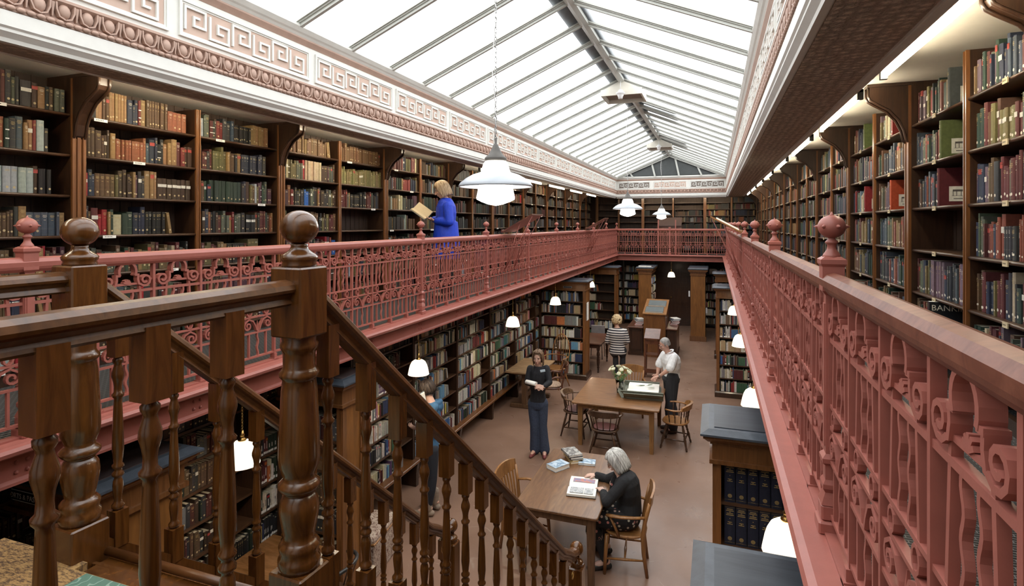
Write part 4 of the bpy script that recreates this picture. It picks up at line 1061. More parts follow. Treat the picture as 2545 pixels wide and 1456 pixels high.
slab_book('ledger', 'grey ledger lying on the upper half of the sloping cabinet top', 'ledger', (-1.58, 17.18, 1.24+.73*.233+.012), 0, .50, .42, .035, M['ledger'], sl)
# low side desks flanking the cabinet
for x0, x1, lb in ((-2.36,-1.92,'dark panelled desk unit on the left of the catalogue cabinet'),(-1.28,-.98,'dark panelled desk unit on the right of the catalogue cabinet')):
    cx = (x0+x1)/2; t = thing('desk_unit', lb, 'desk', (cx, 17.1, 0)); a = (x1-x0)/2
    b = MB(); b.box(-a,a,-.55,.75,0,.08); b.box(-a+.02,a-.02,-.52,.72,.08,.78); b.obj('body', M['door'], t)
    b = MB(); b.bbox(-a-.02,a,-.57,.77,.78,.82,.008); b.obj('desktop', M['red'], t)
    b = MB()
    for p,q,r1,r2 in ((-a+.07,a-.07,.15,.17),(-a+.07,a-.07,.70,.72),(-a+.07,-a+.09,.15,.72),(a-.09,a-.07,.15,.72)): b.box(p,q,-.535,-.52,r1,r2)
    b.obj('panel_moulding', M['case'], t)
# lectern stand in front
t = thing('stand_desk', 'tall narrow mahogany reading stand with sloped top before the cabinet', 'lectern', (-1.43, 14.35, 0))
b = MB(); b.hexa([(-.20,-.16,.95),(.17,-.16,.95),(.17,.22,1.13),(-.20,.22,1.13),(-.20,-.16,.98),(.17,-.16,.98),(.17,.22,1.16),(-.20,.22,1.16)]); b.obj('sloped_top', M['red'], t)
for sx in (-1,1):
    for sy, zt in ((-1,.95),(1,1.10)):
        b = MB(); x, y = sx*.15-.015, sy*.13+.03
        b.hexa([(x*1.15-.02,y-.02,0),(x*1.15+.02,y-.02,0),(x*1.15+.02,y+.02,0),(x*1.15-.02,y+.02,0),(x-.02,y-.02,zt),(x+.02,y-.02,zt),(x+.02,y+.02,zt),(x-.02,y+.02,zt)]); b.obj('leg', M['red'], t)
b = MB(); b.box(-.17,.14,-.12,.16,.55,.57); b.obj('shelf', M['red'], t)
b = MB(); b.box(-.18,.15,-.13,.17,.12,.14); b.box(-.19,.16,-.14,-.11,.13,.22); b.obj('shelf', M['red'], t)
b = MB(); b.box(-.17,.14,-.13,-.11,.83,.93); b.obj('apron', M['red'], t)
# ---------------------------------------------------------------- chairs (facing +y, origin on the floor)
def seat_poly(w, d, n=20, k=2.6):
    P = []
    for i in range(n):
        a = 2*PI*i/n; c_, s_ = math.cos(a), math.sin(a)
        P.append((w/2*math.copysign(abs(c_)**(2/k), c_), d/2*math.copysign(abs(s_)**(2/k), s_)))
    return P
def seat(t, w, d, z, m_, th=.035, name='seat', dish=.010):
    b = MB(); P = seat_poly(w, d); f = lambda s_, zz: [(x*s_, y*s_, zz) for x, y in P]
    b.loft([f(.93, z-th), f(1, z-th*.55), f(1, z-th*.25), f(.95, z), f(.8, z-dish*.6), f(.4, z-dish)], cap=True, sm=False); return b.obj(name, m_, t)
def chair_slat(label, loc, rz, wd, seatm=None):
    t = thing('armchair', label, 'chair', loc, rz)
    seat(t, .50, .47, .45, wd)
    if seatm: seat(t, .44, .41, .47, seatm, .03, 'cushion', -.008)
    for sx in (-1, 1):
        b = MB(); b.tube([(sx*.20,.19,.42),(sx*.215,.205,.2),(sx*.225,.215,0)], [.024,.021,.017], 8); b.obj('leg', wd, t)
        b = MB(); b.tube([(sx*.185,-.235,.0+.0),(sx*.19,-.20,.25),(sx*.20,-.19,.44),(sx*.215,-.215,.62),(sx*.235,-.26,.82)], [.018,.022,.024,.021,.017], 8); b.obj('leg', wd, t)
        b = MB(); b.tube([(sx*.215,-.215,.655),(sx*.262,-.10,.662),(sx*.278,.04,.662),(sx*.262,.15,.658),(sx*.235,.19,.652)], [.020,.024,.026,.028,.022], 8, flat=.6); b.obj('arm', wd, t)
        b = MB(); b.tube([(sx*.245,.16,.65),(sx*.255,.10,.54),(sx*.235,.06,.43)], [.018,.02,.024], 8, flat=.7); b.obj('arm_support', wd, t)
        b = MB(); b.tube([(sx*.219,.20,.17),(sx*.205,.0,.175),(sx*.19,-.215,.18)], [.009,.016,.009], 8); b.obj('stretcher', wd, t)
    for a_ in (-.07, .07):
        b = MB(); b.tube([(a_*.5,.0,.175),(a_,.0,.175)], .008, 6)
    b = MB(); b.tube([(-.205,0,.175),(0,.0,.175),(.205,0,.175)], [.008,.016,.008], 8); b.obj('stretcher', wd, t)
    # curved crest rail
    b = MB(); R0 = .40; rings = []
    for k in range(13):
        f_ = k/12*2-1; ang = f_*.62; x = math.sin(ang)*R0*1.03; y = -.235-.075*math.cos(ang*1.6)+.02
        hh = .075*(1-.25*f_*f_); zc = .83+.012*(1-f_*f_)
        rings.append([(x,y-.011-.02,zc+hh),(x,y+.011-.02,zc+hh),(x,y+.011,zc-hh),(x,y-.011,zc-hh)])
    b.loft(rings, sm=False); b.obj('crest_rail', wd, t)
    for k in range(7):
        f_ = (k-3)/3.6; ang = f_*.55; x = math.sin(ang)*R0; y = -.235-.075*math.cos(ang*1.6)+.02
        b = MB(); b.hexa([(x*.8-.012,-.205,.44),(x*.8+.012,-.205,.44),(x*.8+.012,-.193,.44),(x*.8-.012,-.193,.44),(x-.013,y-.006,.78),(x+.013,y-.006,.78),(x+.013,y+.006,.78),(x-.013,y+.006,.78)]); b.obj('slat', wd, t)
    return t
def chair_bow(label, loc, rz, wd, crest=None, seatm=None, turned=False, seatw=None):
    t = thing('captains_chair', label, 'chair', loc, rz); crest = crest or wd
    seat(t, .46, .44, .44, seatw or wd)
    if seatm: seat(t, .38, .36, .455, seatm, .02, 'cushion', -.006)
    for sx in (-1, 1):
        for sy in (-1, 1):
            b = MB(); p0 = Vector((sx*.13, sy*.13, .41)); p1 = Vector((sx*.235, sy*.215, 0))
            prof = [(0,.014),(.1,.017),(.25,.023),(.38,.014),(.42,.022),(.46,.014),(.6,.024),(.75,.018),(.85,.013),(.9,.020),(1,.013)] if turned else [(0,.016),(.3,.021),(.6,.018),(1,.013)]
            b.tube([p0.lerp(p1, f_) for f_, r in prof], [r for f_, r in prof], 9); b.obj('leg', wd, t)
    for y_, z_ in ((.17,.16),(-.17,.16),(.165,.26)):
        b = MB(); k = .13 + (.41-z_)/.41*.105; b.tube([(-k,y_,z_),(0,y_,z_),(k,y_,z_)], [.009,.014,.009], 8); b.obj('stretcher', wd, t)
    for sx in (-1, 1):
        b = MB(); b.tube([(sx*.195,.17,.15),(sx*.195,0,.155),(sx*.195,-.17,.15)], [.009,.014,.009], 8); b.obj('stretcher', wd, t)
    # arm bow
    arc = []
    for k in range(19):
        a = math.radians(-35 - 0 + (250)*k/18) ; a = math.radians(180+ (k/18*250-35)) 
        arc.append((.265*math.cos(a)*-1 if False else .27*math.cos(a), .235*math.sin(a)+.0, .665))
    arc[0] = (arc[0][0], arc[0][1], .66)
    b = MB(); b.tube(arc, [.022]*2+[.026]*15+[.022]*2, 8, flat=.55); b.obj('arm_bow', crest, t)
    b = MB(); rings = []
    for k in range(11):
        a = math.radians(210 + 120*k/10); f_ = k/5-1; r1, r2 = .285, .245
        hh = .085*(1-.55*f_*f_*abs(f_))
        rings.append([(r1*math.cos(a), .25*math.sin(a)-.015, .665),(r2*math.cos(a), .215*math.sin(a), .665),((r2+.01)*math.cos(a), .225*math.sin(a)-.02, .68+hh),((r1)*math.cos(a), .25*math.sin(a)-.035, .68+hh)])
    b.loft(rings); b.obj('crest_rail', crest, t)
    for k in range(9):
        a = math.radians(180 + (-22 + 224*k/8))
        x, y = .262*math.cos(a), .228*math.sin(a); p0 = Vector((x*.78, y*.84, .43)); p1 = Vector((x, y, .66))
        prof = [(0,.007),(.2,.011),(.4,.009),(.5,.014),(.6,.009),(.8,.012),(1,.007)] if turned else [(0,.007),(.5,.010),(1,.007)]
        b = MB(); b.tube([p0.lerp(p1, f_) for f_, r in prof], [r for f_, r in prof], 7); b.obj('spindle', wd, t)
    return t
oakc = M['oak']
chair_slat('golden oak slat-back armchair at the left side of the front table, empty', (-2.10, 6.32, 0), -PI/2-.15, oakc, M['leather'])
chair_slat('golden oak slat-back armchair under the seated person with silver hair', (-.93, 6.34, 0), PI/2+.1, oakc)
chair_bow('dark captain\'s chair at the left of the worn square table', (-2.36, 10.02, 0), -PI/2-.05, M['dchair'], M['tleg'], M['leather'])
chair_bow('dark captain\'s chair with maroon seat in front of the worn square table, back to us', (-1.70, 9.30, 0), .03, M['dchair'], M['dchair'], M['leather'])
chair_bow('light oak armed captain\'s chair with black turned legs right of the square table', (-.62, 10.06, 0), PI/2-.1, M['dchair'], M['oak'], None, True, M['oak'])
chair_slat('oak slat-back chair at the far side of the square table behind the flowers', (-1.56, 11.42, 0), PI+.1, oakc)
# klismos chair with patterned seat
t = thing('sabre_leg_chair', 'polished sabre-leg chair with patterned seat beside the trestle desk', 'chair', (-3.20, 11.35, 0), PI*.62)
seat(t, .48, .46, .43, M['red'])
seat(t, .42, .40, .47, M['tapestry'], .045, 'cushion', -.01)
for sx in (-1,1):
    b = MB(); b.tube([(sx*.19,.18,.42),(sx*.20,.20,.3),(sx*.205,.26,.12),(sx*.21,.32,0)], [.026,.024,.02,.015], 8, flat=.8); b.obj('leg', M['red'], t)
    b = MB(); b.tube([(sx*.20,-.34,0),(sx*.195,-.26,.15),(sx*.19,-.20,.35),(sx*.195,-.20,.5),(sx*.21,-.26,.72),(sx*.215,-.31,.88)], [.015,.02,.026,.024,.02,.016], 8, flat=.8); b.obj('leg', M['red'], t)
    b = MB(); b.tube([(sx*.205,-.23,.64),(sx*.26,-.05,.66),(sx*.26,.1,.60),(sx*.21,.13,.45)], [.018,.02,.02,.018], 8); b.obj('arm', M['red'], t)
b = MB(); rings = []
for k in range(9):
    f_ = k/4-1; x = f_*.25; y = -.29-.06*(1-f_*f_); rings.append([(x,y-.012,.90),(x,y+.012,.90),(x,y+.02,.74),(x,y-.004,.74)])
b.loft(rings); b.obj('crest_rail', M['red'], t)
b = MB(); b.tube([(-.20,-.23,.60),(0,-.26,.60),(.20,-.23,.60)], .016, 8); b.obj('back_rail', M['red'], t)
# tall hoop back windsor
t = thing('windsor_chair', 'tall hoop-backed windsor chair near the pier bookcase and the trestle desk', 'chair', (-3.50, 12.75, 0), PI-.35)
seat(t, .50, .46, .45, M['oak'])
for sx in (-1,1):
    for sy in (-1,1):
        b = MB(); p0 = Vector((sx*.14,sy*.13,.42)); p1 = Vector((sx*.25,sy*.22,0)); pr = [(0,.015),(.3,.022),(.6,.016),(1,.013)]
        b.tube([p0.lerp(p1,f_) for f_,r in pr], [r for f_,r in pr], 8); b.obj('leg', M['oak'], t)
b = MB(); b.tube([(-.2,0,.17),(0,0,.17),(.2,0,.17)], [.01,.017,.01], 8); b.obj('stretcher', M['oak'], t)
hoop = [(.235*math.cos(math.radians(a)), -.20-.12*(max(0,(.44+.32*1+ .38*math.sin(math.radians(a)))-.44))/1.0, .78+.40*math.sin(math.radians(a))) for a in range(0,181,15)]
hoop = [(.20,-.19,.44)] + [(.225,-.21,.62)] + hoop + [(-.225,-.21,.62)] + [(-.20,-.19,.44)]
b = MB(); b.tube(hoop, .012, 8); b.obj('hoop', M['oak'], t)
for k in range(8):
    f_ = (k-3.5)/4; x = .19*f_; zt = .78+.40*math.sqrt(max(0,1-(f_*.84)**2)); b = MB(); b.tube([(x,-.19,.45),(x*1.06,-.20-.12*(zt-.44)*.9,zt)], .006, 6); b.obj('spindle', M['oak'], t)
b = MB(); b.tube([(.27,.10,.68),(.29,-.02,.685),(.24,-.17,.69),(.12,-.235,.69),(0,-.25,.69),(-.12,-.235,.69),(-.24,-.17,.69),(-.29,-.02,.685),(-.27,.10,.68)], .018, 8, flat=.6); b.obj('arm_bow', M['oak'], t)
for sx in (-1,1):
    b = MB(); b.tube([(sx*.21,.08,.44),(sx*.27,.08,.68)], .010, 7); b.obj('arm_support', M['oak'], t)
# grey plastic-backed chair by the mahogany table
t = thing('side_chair', 'plain grey-backed chair on the far side of the red mahogany table', 'chair', (-3.15, 15.9, 0), PI)
seat(t, .42, .40, .45, M['dgrey'])
b = MB(); b.bbox(-.2,.2,-.22,-.19,.60,.88,.012); b.obj('backrest', painted('grey_fabric_back', (.22,.20,.20), .8), t)
for sx in (-1,1):
    for sy in (-1,1):
        b = MB(); b.tube([(sx*.18,sy*.17,.44),(sx*.20,sy*.20,0)], .011, 6); b.obj('leg', M['black'], t)
    b = MB(); b.tube([(sx*.18,-.19,.44),(sx*.18,-.205,.62)], .011, 6); b.obj('back_post', M['black'], t)
# desk with curved black chair under the left gallery, seen through the balusters
t = thing('reading_desk', 'brown polished desk top seen through the stair balusters, lower left', 'desk', (-3.98, 3.92, 0))
b = MB(); b.bbox(-.12,.62,-.45,.52,.70,.74,.01); b.obj('tabletop', wood('glossy_brown_top', (.16,.07,.022), (.30,.14,.05), .25, (2,8,8), coat=.5), t)
for x, y in ((-.06,-.38),(.55,-.38),(-.06,.44),(.55,.44)):
    b = MB(); b.tube([(x,y,.0),(x,y,.70)], .03, 8); b.obj('leg', M['tleg'], t)
t = thing('round_backed_chair', 'black curved-back chair beyond the polished desk, behind the balusters', 'chair', (-3.30, 4.22, 0), PI/2)
seat(t, .42, .42, .45, M['dchair'])
b = MB(); b.tube([(.25*math.cos(math.radians(a)), -.05+.22*math.sin(math.radians(a))*1.0, .72+.05*abs(math.sin(math.radians(a)))) for a in range(180,361,15)], .018, 8); b.obj('back_bow', M['black'], t)
for sx in (-1,1):
    for sy in (-1,1):
        b = MB(); b.tube([(sx*.15,sy*.15,.43),(sx*.2,sy*.2,0)], .015, 7); b.obj('leg', M['dchair'], t)
for k in range(5):
    a = math.radians(200+35*k); b = MB(); b.tube([(.19*math.cos(a),.17*math.sin(a),.44),(.25*math.cos(a),-.05+.22*math.sin(a),.74)], .008, 6); b.obj('spindle', M['dchair'], t)
# patterned storage box at the foot of the shelves
m = mat('marbled_brown_upholstery', (.3,.2,.15), .8); N, L, B = nd(m); v = coords(N, L); f = noise(N, L, v, 26, 3, .5, 1.5)
L.new(ramp(N, L, f, [(.40,(.12,.055,.04)),(.47,(.50,.40,.32)),(.53,(.20,.12,.09)),(.6,(.52,.44,.36))]), B.inputs['Base Color'])
t = thing('stool_box', 'leaf-patterned box stool with gilt edge beyond the far stair rail', 'stool', (-3.66, 5.42, 0), .12)
b = MB(); b.bbox(-.22,.22,-.30,.30,0,.36,.01); b.obj('body', m, t)
b = MB(); b.bbox(-.225,.225,-.305,.305,.36,.385,.006); b.obj('gilt_band', M['oak'], t)
b = MB(); b.loft([[(x*s_,y*s_,z) for x,y in rbox_poly(-.22,.22,-.30,.30,.04)] for s_,z in ((.99,.385),(1,.41),(.96,.435),(.85,.45))]); b.obj('cushion', m, t)
# ---------------------------------------------------------------- lecterns on the gallery railings
def rail_desk(label, loc, rz, w, d, open_book=False, mt=None):
    """board slopes up away from +x edge at the rail; origin at the rail top"""
    t = thing('rail_lectern', label, 'lectern', loc, rz); mt = mt or M['red']
    sl_ = .25
    b = MB(); b.hexa([(-w/2,0,0),(w/2,0,0),(w/2,d,sl_*d*2.2),(-w/2,d,sl_*d*2.2),(-w/2,0,.022),(w/2,0,.022),(w/2,d,.022+sl_*d*2.2),(-w/2,d,.022+sl_*d*2.2)]); b.obj('board', mt, t)
    b = MB(); b.box(-w/2,w/2,-.015,.008,-.0,.05); b.obj('ledge', mt, t)
    for sx in (-1,1):
        b = MB(); b.tube([(sx*w*.36,.02,-.62),(sx*w*.36,d*.55,sl_*d*1.2)], .007, 6); b.tube([(sx*w*.36,.02,-.62),(sx*w*.36,d*.95,sl_*d*2.05)], .006, 6); b.obj('strut', M['iron'], t)
    return t
for y, nm in ((8.95, 'nearer'), (15.35, 'farther')):
    t = rail_desk('sloped mahogany reading board clamped to the left gallery railing, %s of two' % nm, (XL+.02, y, 3.655), -PI/2, 0.62, .52)
    t.rotation_euler = (0, 0, -PI/2)
    # lean out over the void: struts foot on the rail
t = rail_desk('sloped reading board on the right gallery railing carrying an open white book', (XR-.02, 8.9, 3.66), PI/2, .9, .42, mt=M['oak'])
t2 = thing('open_book', 'open white book on the reading board of the right railing', 'book', (XR-.06, 8.9, 3.70), PI/2); t2.rotation_euler = (0, 0, PI/2)
b = MB(); b.hexa([(-.30,0,0),(.30,0,0),(.30,.30,.165),(-.30,.30,.165),(-.29,0,.03),(.29,0,.03),(.29,.30,.195),(-.29,.30,.195)]); b.obj('page_block', M['paper'], t2)
b = MB(); b.hexa([(-.31,-.005,-.012),(.31,-.005,-.012),(.31,.31,.158),(-.31,.31,.158),(-.31,-.005,-.002),(.31,-.005,-.002),(.31,.31,.168),(-.31,.31,.168)]); b.obj('cover', M['ledger'], t2)
t = thing('rail_lectern', 'tall dark wooden lectern box behind the far end railing', 'lectern', (-1.50, 20.62, GZ))
b = MB(); b.box(-.42,.42,0,.32,.0,1.0); b.obj('body', M['red'], t)
b = MB(); b.hexa([(-.40,-.05,.98),(.42,-.05,.98),(.42,.35,1.28),(-.40,.35,1.28),(-.40,-.05,1.01),(.42,-.05,1.01),(.42,.35,1.31),(-.40,.35,1.31)]); b.obj('board', painted('dull_dark_red_board', (.035,.012,.009), .75), t)
for x in (-.34, .24):
    b = MB(); b.box(x-.018, x+.018, -.34, -.30, -.0, 1.22); b.obj('strut', M['iron'], t)
# ---------------------------------------------------------------- things on the tables
def cover_mat(name, a, b_, sc=9):
    m = mat(name, a, .4); N, L, B = nd(m); v = coords(N, L); f = noise(N, L, v, sc, 3, .5, .5); L.new(ramp(N, L, f, [(.42, a), (.5, b_), (.62, a)]), B.inputs['Base Color']); return m
cvA = cover_mat('blue_white_jacket', (.55,.66,.76), (.16,.28,.42)); cvB = cover_mat('grey_photo_jacket', (.42,.42,.40), (.10,.10,.10)); cvC = mat('cream_cover', (.62,.50,.28), .6); cvD = mat('dark_cover', (.05,.05,.06), .5)
slab_book('book', 'thick paperback with pale blue jacket, lying alone at the left of the front table', 'book', (-1.83, 6.80, .761), -.55, .17, .24, .055, cvA)
slab_book('book', 'cream book at the bottom of the pile on the front table', 'book', (-1.70, 7.10, .761), .55, .16, .24, .025, cvC)
slab_book('book', 'cream book in the middle of the pile on the front table', 'book', (-1.71, 7.11, .787), .75, .16, .24, .025, cvC)
slab_book('book', 'dark spined book with photo cover near the top of the pile on the front table', 'book', (-1.71, 7.10, .813), .62, .17, .25, .03, cvD)
slab_book('book', 'grey photo-covered book on top of the pile on the front table', 'book', (-1.73, 7.10, .844), .66, .19, .26, .025, cvB)
slab_book('book', 'flat pale blue book at the right of the pile on the front table', 'book', (-1.52, 7.06, .761), -1.45, .15, .21, .025, cvA)
def pages(t, w, d, z, arch=.02, name='page_block', m_=None):
    """open book: two arched leaves either side of the spine (spine along y)"""
    for sx in (-1, 1):
        b = MB(); rings = []
        for k in range(8):
            f_ = k/7; x = sx*f_*w; h = z + arch*(math.sin(min(1,f_*2.2)*PI/2))*(1-.35*f_)
            rings.append([(x,-d/2,z-.002),(x,d/2,z-.002),(x,d/2,h),(x,-d/2,h)])
        b.loft(rings, sm=False); b.obj(name, m_ or M['paper'], t)
t = thing('open_book', 'large open picture book in front of the seated person on the front table', 'book', (-1.42, 6.37, .761), PI/2+.12)
b = MB(); b.box(-.235,.235,-.165,.165,0,.005); b.obj('cover', M['case'], t)
pages(t, .225, .32, .006, .035)
phm = cover_mat('printed_photographs', (.30,.33,.36), (.62,.64,.66), 22); phr = cover_mat('printed_colour_picture', (.50,.20,.16), (.18,.22,.40), 16)
b = MB()
def patch(x0, x1, y0, y1, zf=.0395): b.box(x0, x1, y0, y1, zf, zf+.0007)
patch(-.20,-.07,-.02,.13,.0375); patch(-.20,-.07,-.13,-.03,.0375); b.obj('photograph', phm, t)
b = MB(); patch(.07,.16,-.13,.12,.0375); b.obj('photograph', phr, t)
# boxed flora volume with cradle
t = thing('boxed_volume', 'large grey-green folio box holding an open white volume of pressed plants', 'folio box', (-1.22, 10.35, .761), .08)
gb = painted('grey_green_box_cloth', (.15,.16,.125), .8, .15)
b = MB(); b.box(-.33,.33,-.42,.42,0,.006); b.prism([(-.42,.006),(-.36,.006),(-.50,.12),(-.55,.12)], -.30, .36, 'x'); b.hexa([(-.24,-.44,0),(.37,-.44,0),(.37,-.40,0),(-.24,-.40,0),(-.36,-.50,.15),(.37,-.50,.15),(.37,-.46,.15),(-.36,-.46,.15)])
b.hexa([(-.34,-.42,0),(-.31,-.42,0),(-.31,.40,0),(-.34,.40,0),(-.41,-.35,.10),(-.38,-.35,.10),(-.38,.44,.10),(-.41,.44,.10)]); b.box(-.34,.30,.38,.42,0,.09)
b.obj('box', gb, t)
o = thing('open_book', 'open white herbarium volume lying in the grey-green box', 'book', (-1.20, 10.36, .775), PI/2+.06)
b = MB(); b.box(-.36,.36,-.28,.28,0,.01); b.obj('cover', M['ledger'], o)
pages(o, .35, .54, .012, .07)
leafm = mat('pressed_leaf', (.10,.16,.06), .7)
b = MB()
for (x, y, a) in ((.12,.05,.4),(.20,-.1,.9),(.05,-.12,.2)):
    b.T = Matrix.Translation((x,y,.078)) @ Matrix.Rotation(a, 4, 'Z'); b.hexa([(-.01,-.07,-.002),(.01,-.07,-.002),(.018,0,.001),(-.018,0,.001),(-.001,-.07,.0),(.001,-.07,.0),(.002,.08,.002),(-.002,.08,.002)]); b.tube([(0,-.07,0),(.005,.1,.002)], .0015, 4)
b.T = None; b.obj('pressed_plant', leafm, o)
# vase of roses
VX, VY = -1.60, 10.20
t = thing('vase', 'clear glass vase of water holding the cream roses', 'vase', (VX, VY, .761))
b = MB(); b.lathe([(.045,.0),(.05,.004),(.052,.03),(.060,.12),(.078,.235),(.080,.24),(.076,.24),(.056,.12),(.046,.035),(.0,.03)], seg=24, cap=False); b.obj('glass', M['glass'], t)
wt = mat('water', (.75,.85,.8), .02); nd(wt)[2].inputs['Transmission Weight'].default_value = 1; nd(wt)[2].inputs['IOR'].default_value = 1.33
stem = mat('green_stem', (.10,.22,.05), .6); leaf = mat('rose_leaf', (.06,.15,.04), .55); rose = painted('cream_rose_petal', (.82,.82,.62), .7, .08, .0003)
R2 = random.Random(5)
def bouquet():
    pts = []
    for k in range(15):
        a = 2*PI*k/15*2.4; rr = .045 + .13*math.sqrt((k+.5)/15); pts.append((rr*math.cos(a)*1.15, rr*math.sin(a), .37 + .06*(1-(rr/.18)**2) + R2.uniform(-.02,.03)))
    return pts
for k, (x, y, z) in enumerate(bouquet()):
    q = thing('rose', 'cream rose with green stem in the glass vase on the square table', 'flower', (VX, VY, .761), 0, 'cream roses in the vase')
    b = MB(); b.tube([(-x*.12,-y*.12,.035),(x*.15,y*.15,.2),(x*.6,y*.6,.30),(x,y,z)], .003, 5); b.obj('stem', stem, q)
    b = MB()
    up = Vector((x*1.6, y*1.6, .3)).normalized()
    b.T = Matrix.Translation((x,y,z)) @ up.to_track_quat('Z','Y').to_matrix().to_4x4()
    b.ball(0,0,.016,.017,.017,.022,8,6)
    for ly, (rad, n, h_) in enumerate(((.020,4,.034),(.029,5,.030))):
        for j in range(n):
            a0 = 2*PI*j/n + ly*.5; w_ = 2*PI/n*.62
            rr = [[(rad*f_*math.cos(a0+u)*(1+.12*zz), rad*f_*math.sin(a0+u)*(1+.12*zz), h_*zz) for u in (-w_,0,w_)] + [((rad*f_-.002)*math.cos(a0+u), (rad*f_-.002)*math.sin(a0+u), h_*zz) for u in (w_,0,-w_)] for zz, f_ in ((0,.35),(.4,.95),(.8,1.02),(1.05,1.18))]
            b.loft(rr, sm=True)
    b.T = None; b.obj('bloom', rose, q)
    for j in range(3):
        b = MB(); zz = .2+.05*j; f_ = .3+.22*j; a = R2.uniform(0,6.28); c0 = Vector((x*f_, y*f_, zz+.03)); dv = Vector((math.cos(a), math.sin(a), R2.uniform(-.1,.5))).normalized(); sd = dv.cross(Vector((0,0,1))).normalized()
        l_ = .06; P = [c0, c0+dv*l_*.4+sd*.018, c0+dv*l_, c0+dv*l_*.4-sd*.018]; i0 = [b.vert(p+Vector((0,0,.0))) for p in P]; i1 = [b.vert(p-Vector((0,0,.0012))) for p in P]
        b.face(i0); b.face(i1[::-1]); [b.face((i0[a_], i1[a_], i1[(a_+1)%4], i0[(a_+1)%4])) for a_ in range(4)]
        b.obj('leaf', leaf, q)
# stacks beside the cabinet, papers on the oak end case
for i, (x, y, lb) in enumerate(((-2.10,17.0,'left'),(-1.12,17.4,'right'))):
    for k in range(6):
        c_ = [(.55,.1,.1),(.7,.7,.68),(.45,.06,.1),(.75,.74,.7),(.25,.3,.4),(.72,.7,.66)][k]
        slab_book('magazine', '%s magazine, %s from the bottom in the pile %s of the catalogue cabinet' % (['red','white','crimson','cream','blue','pale'][k], ['lowest','second','third','fourth','fifth','topmost'][k], lb), 'magazine', (x+.015*(k%3), y+.01*(k%2), .821+.03*k), .1*k, .22, .30, .028, mat('magazine_cover', c_, .4), 0, 'magazine pile %s of the cabinet' % lb)
for x, w, lb in ((-2.26,.26,'left'),(-2.05,.14,'right')):
    t = tag(MB().obj('paper_stack', M['paper']), 'white papers lying on top of the left oak end case, the %s of two' % lb, 'papers'); 
    bb = MB(); bb.box(x-w/2, x+w/2, 19.2, 19.4, 2.361, 2.385); old = t.data; t.data = bb.mesh('paper_stack', M['paper'])
# notice sheet on the pier end
b = MB(); b.box(-2.945, -2.94, 13.62, 13.84, 1.42, 1.86)
tag(b.obj('notice', M['paper']), 'white notice sheet pinned on the end of the third left pier bookcase', 'notice')
# small switch plate by the right column
b = MB(); b.box(-.79,-.745,19.28,19.33,1.42,1.60); tag(b.obj('switch_plate', M['wplas']), 'white switch plate on the right oak end case', 'switch')
b = MB(); b.box(-.26,-.21,19.3,19.34,.90,1.08); tag(b.obj('telephone', M['wplas']), 'white wall telephone beside the right oak end case', 'telephone')
# ================================================================ people
def P3(px, py, Y):
    u = (px-CX)/F_PX; v = (HY-py)/F_PX; rx, ry = u*CT-ST, u*ST+CT; k = Y/ry
    return Vector((rx*k, Y, CZ+v*k))
def remesh(o, vox, sm=2):
    m_ = o.modifiers.new('remesh', 'REMESH'); m_.mode = 'VOXEL'; m_.voxel_size = vox; m_.use_smooth_shade = True
    if sm:
        s_ = o.modifiers.new('smooth', 'SMOOTH'); s_.iterations = sm; s_.factor = .5
    return o
def cap_tube(b, pts, rs, seg=12, flat=1.0, up=None):
    """closed limb with rounded ends"""
    pts = [Vector(p) for p in pts]
    d0 = (pts[0]-pts[1]).normalized(); d1 = (pts[-1]-pts[-2]).normalized()
    P = [pts[0]+d0*rs[0]*.9, pts[0]+d0*rs[0]*.6] + pts + [pts[-1]+d1*rs[-1]*.6, pts[-1]+d1*rs[-1]*.9]
    Rr = [rs[0]*.4, rs[0]*.8] + list(rs) + [rs[-1]*.8, rs[-1]*.4]
    b.tube(P, Rr, seg, flat=flat, up=up)
def torso_loft(b, rings, seg=20):
    """rings: (center, lateral vec, forward vec, half width, half depth)"""
    L_ = []
    for c_, la, fo, w, d in rings:
        L_.append([Vector(c_) + la*(w*math.copysign(abs(math.cos(a))**.85, math.cos(a))) + fo*(d*math.sin(a)) for a in [2*PI*k/seg for k in range(seg)]])
    b.loft(L_, sm=True)
def hand(b, wrist, dirv, palm_n, size=1.0, curl=.5, thumb_side=1, spread=.16):
    """palm box, four unequal bent fingers, thumb from the side of the palm"""
    d = dirv.normalized(); n = (palm_n - d*palm_n.dot(d)).normalized(); s_ = d.cross(n).normalized()*thumb_side
    S = size
    cap_tube(b, [wrist-d*.02, wrist+d*.02], [.026*S,.026*S], 10, flat=.75, up=n)
    for k, off in enumerate((-.030,-.010,.010,.030)):
        off *= S
        cap_tube(b, [wrist+d*.015+s_*off*.6, wrist+d*.05*S+s_*off, wrist+d*.088*S+s_*off*1.05], [.013*S,.0135*S,.0115*S], 8)
    for k, (off, ln) in enumerate(((.031,.070),(.011,.080),(-.010,.074),(-.030,.058))):
        o_ = s_*off*S; base = wrist+d*.088*S+o_*1.05; fd = (d + s_*off/.03*spread).normalized()
        c1, c2 = curl*.7, curl*1.5
        p1 = base + (fd*math.cos(c1*.5)+n*math.sin(c1*.5))*ln*.45*S
        p2 = p1 + (fd*math.cos(c1+.1)+n*math.sin(c1+.1))*ln*.30*S
        p3 = p2 + (fd*math.cos(c2)+n*math.sin(c2))*ln*.25*S
        cap_tube(b, [base, p1, p2, p3], [.0100*S,.0092*S,.0085*S,.0072*S], 8)
    tb = wrist+d*.03*S+s_*.026*S
    t1 = tb+(d*.6+s_*.8+n*.2).normalized()*.035*S; t2 = t1+(d*.9+s_*.35+n*.35).normalized()*.030*S
    cap_tube(b, [tb, t1, t2], [.0125*S,.0112*S,.0090*S], 8)
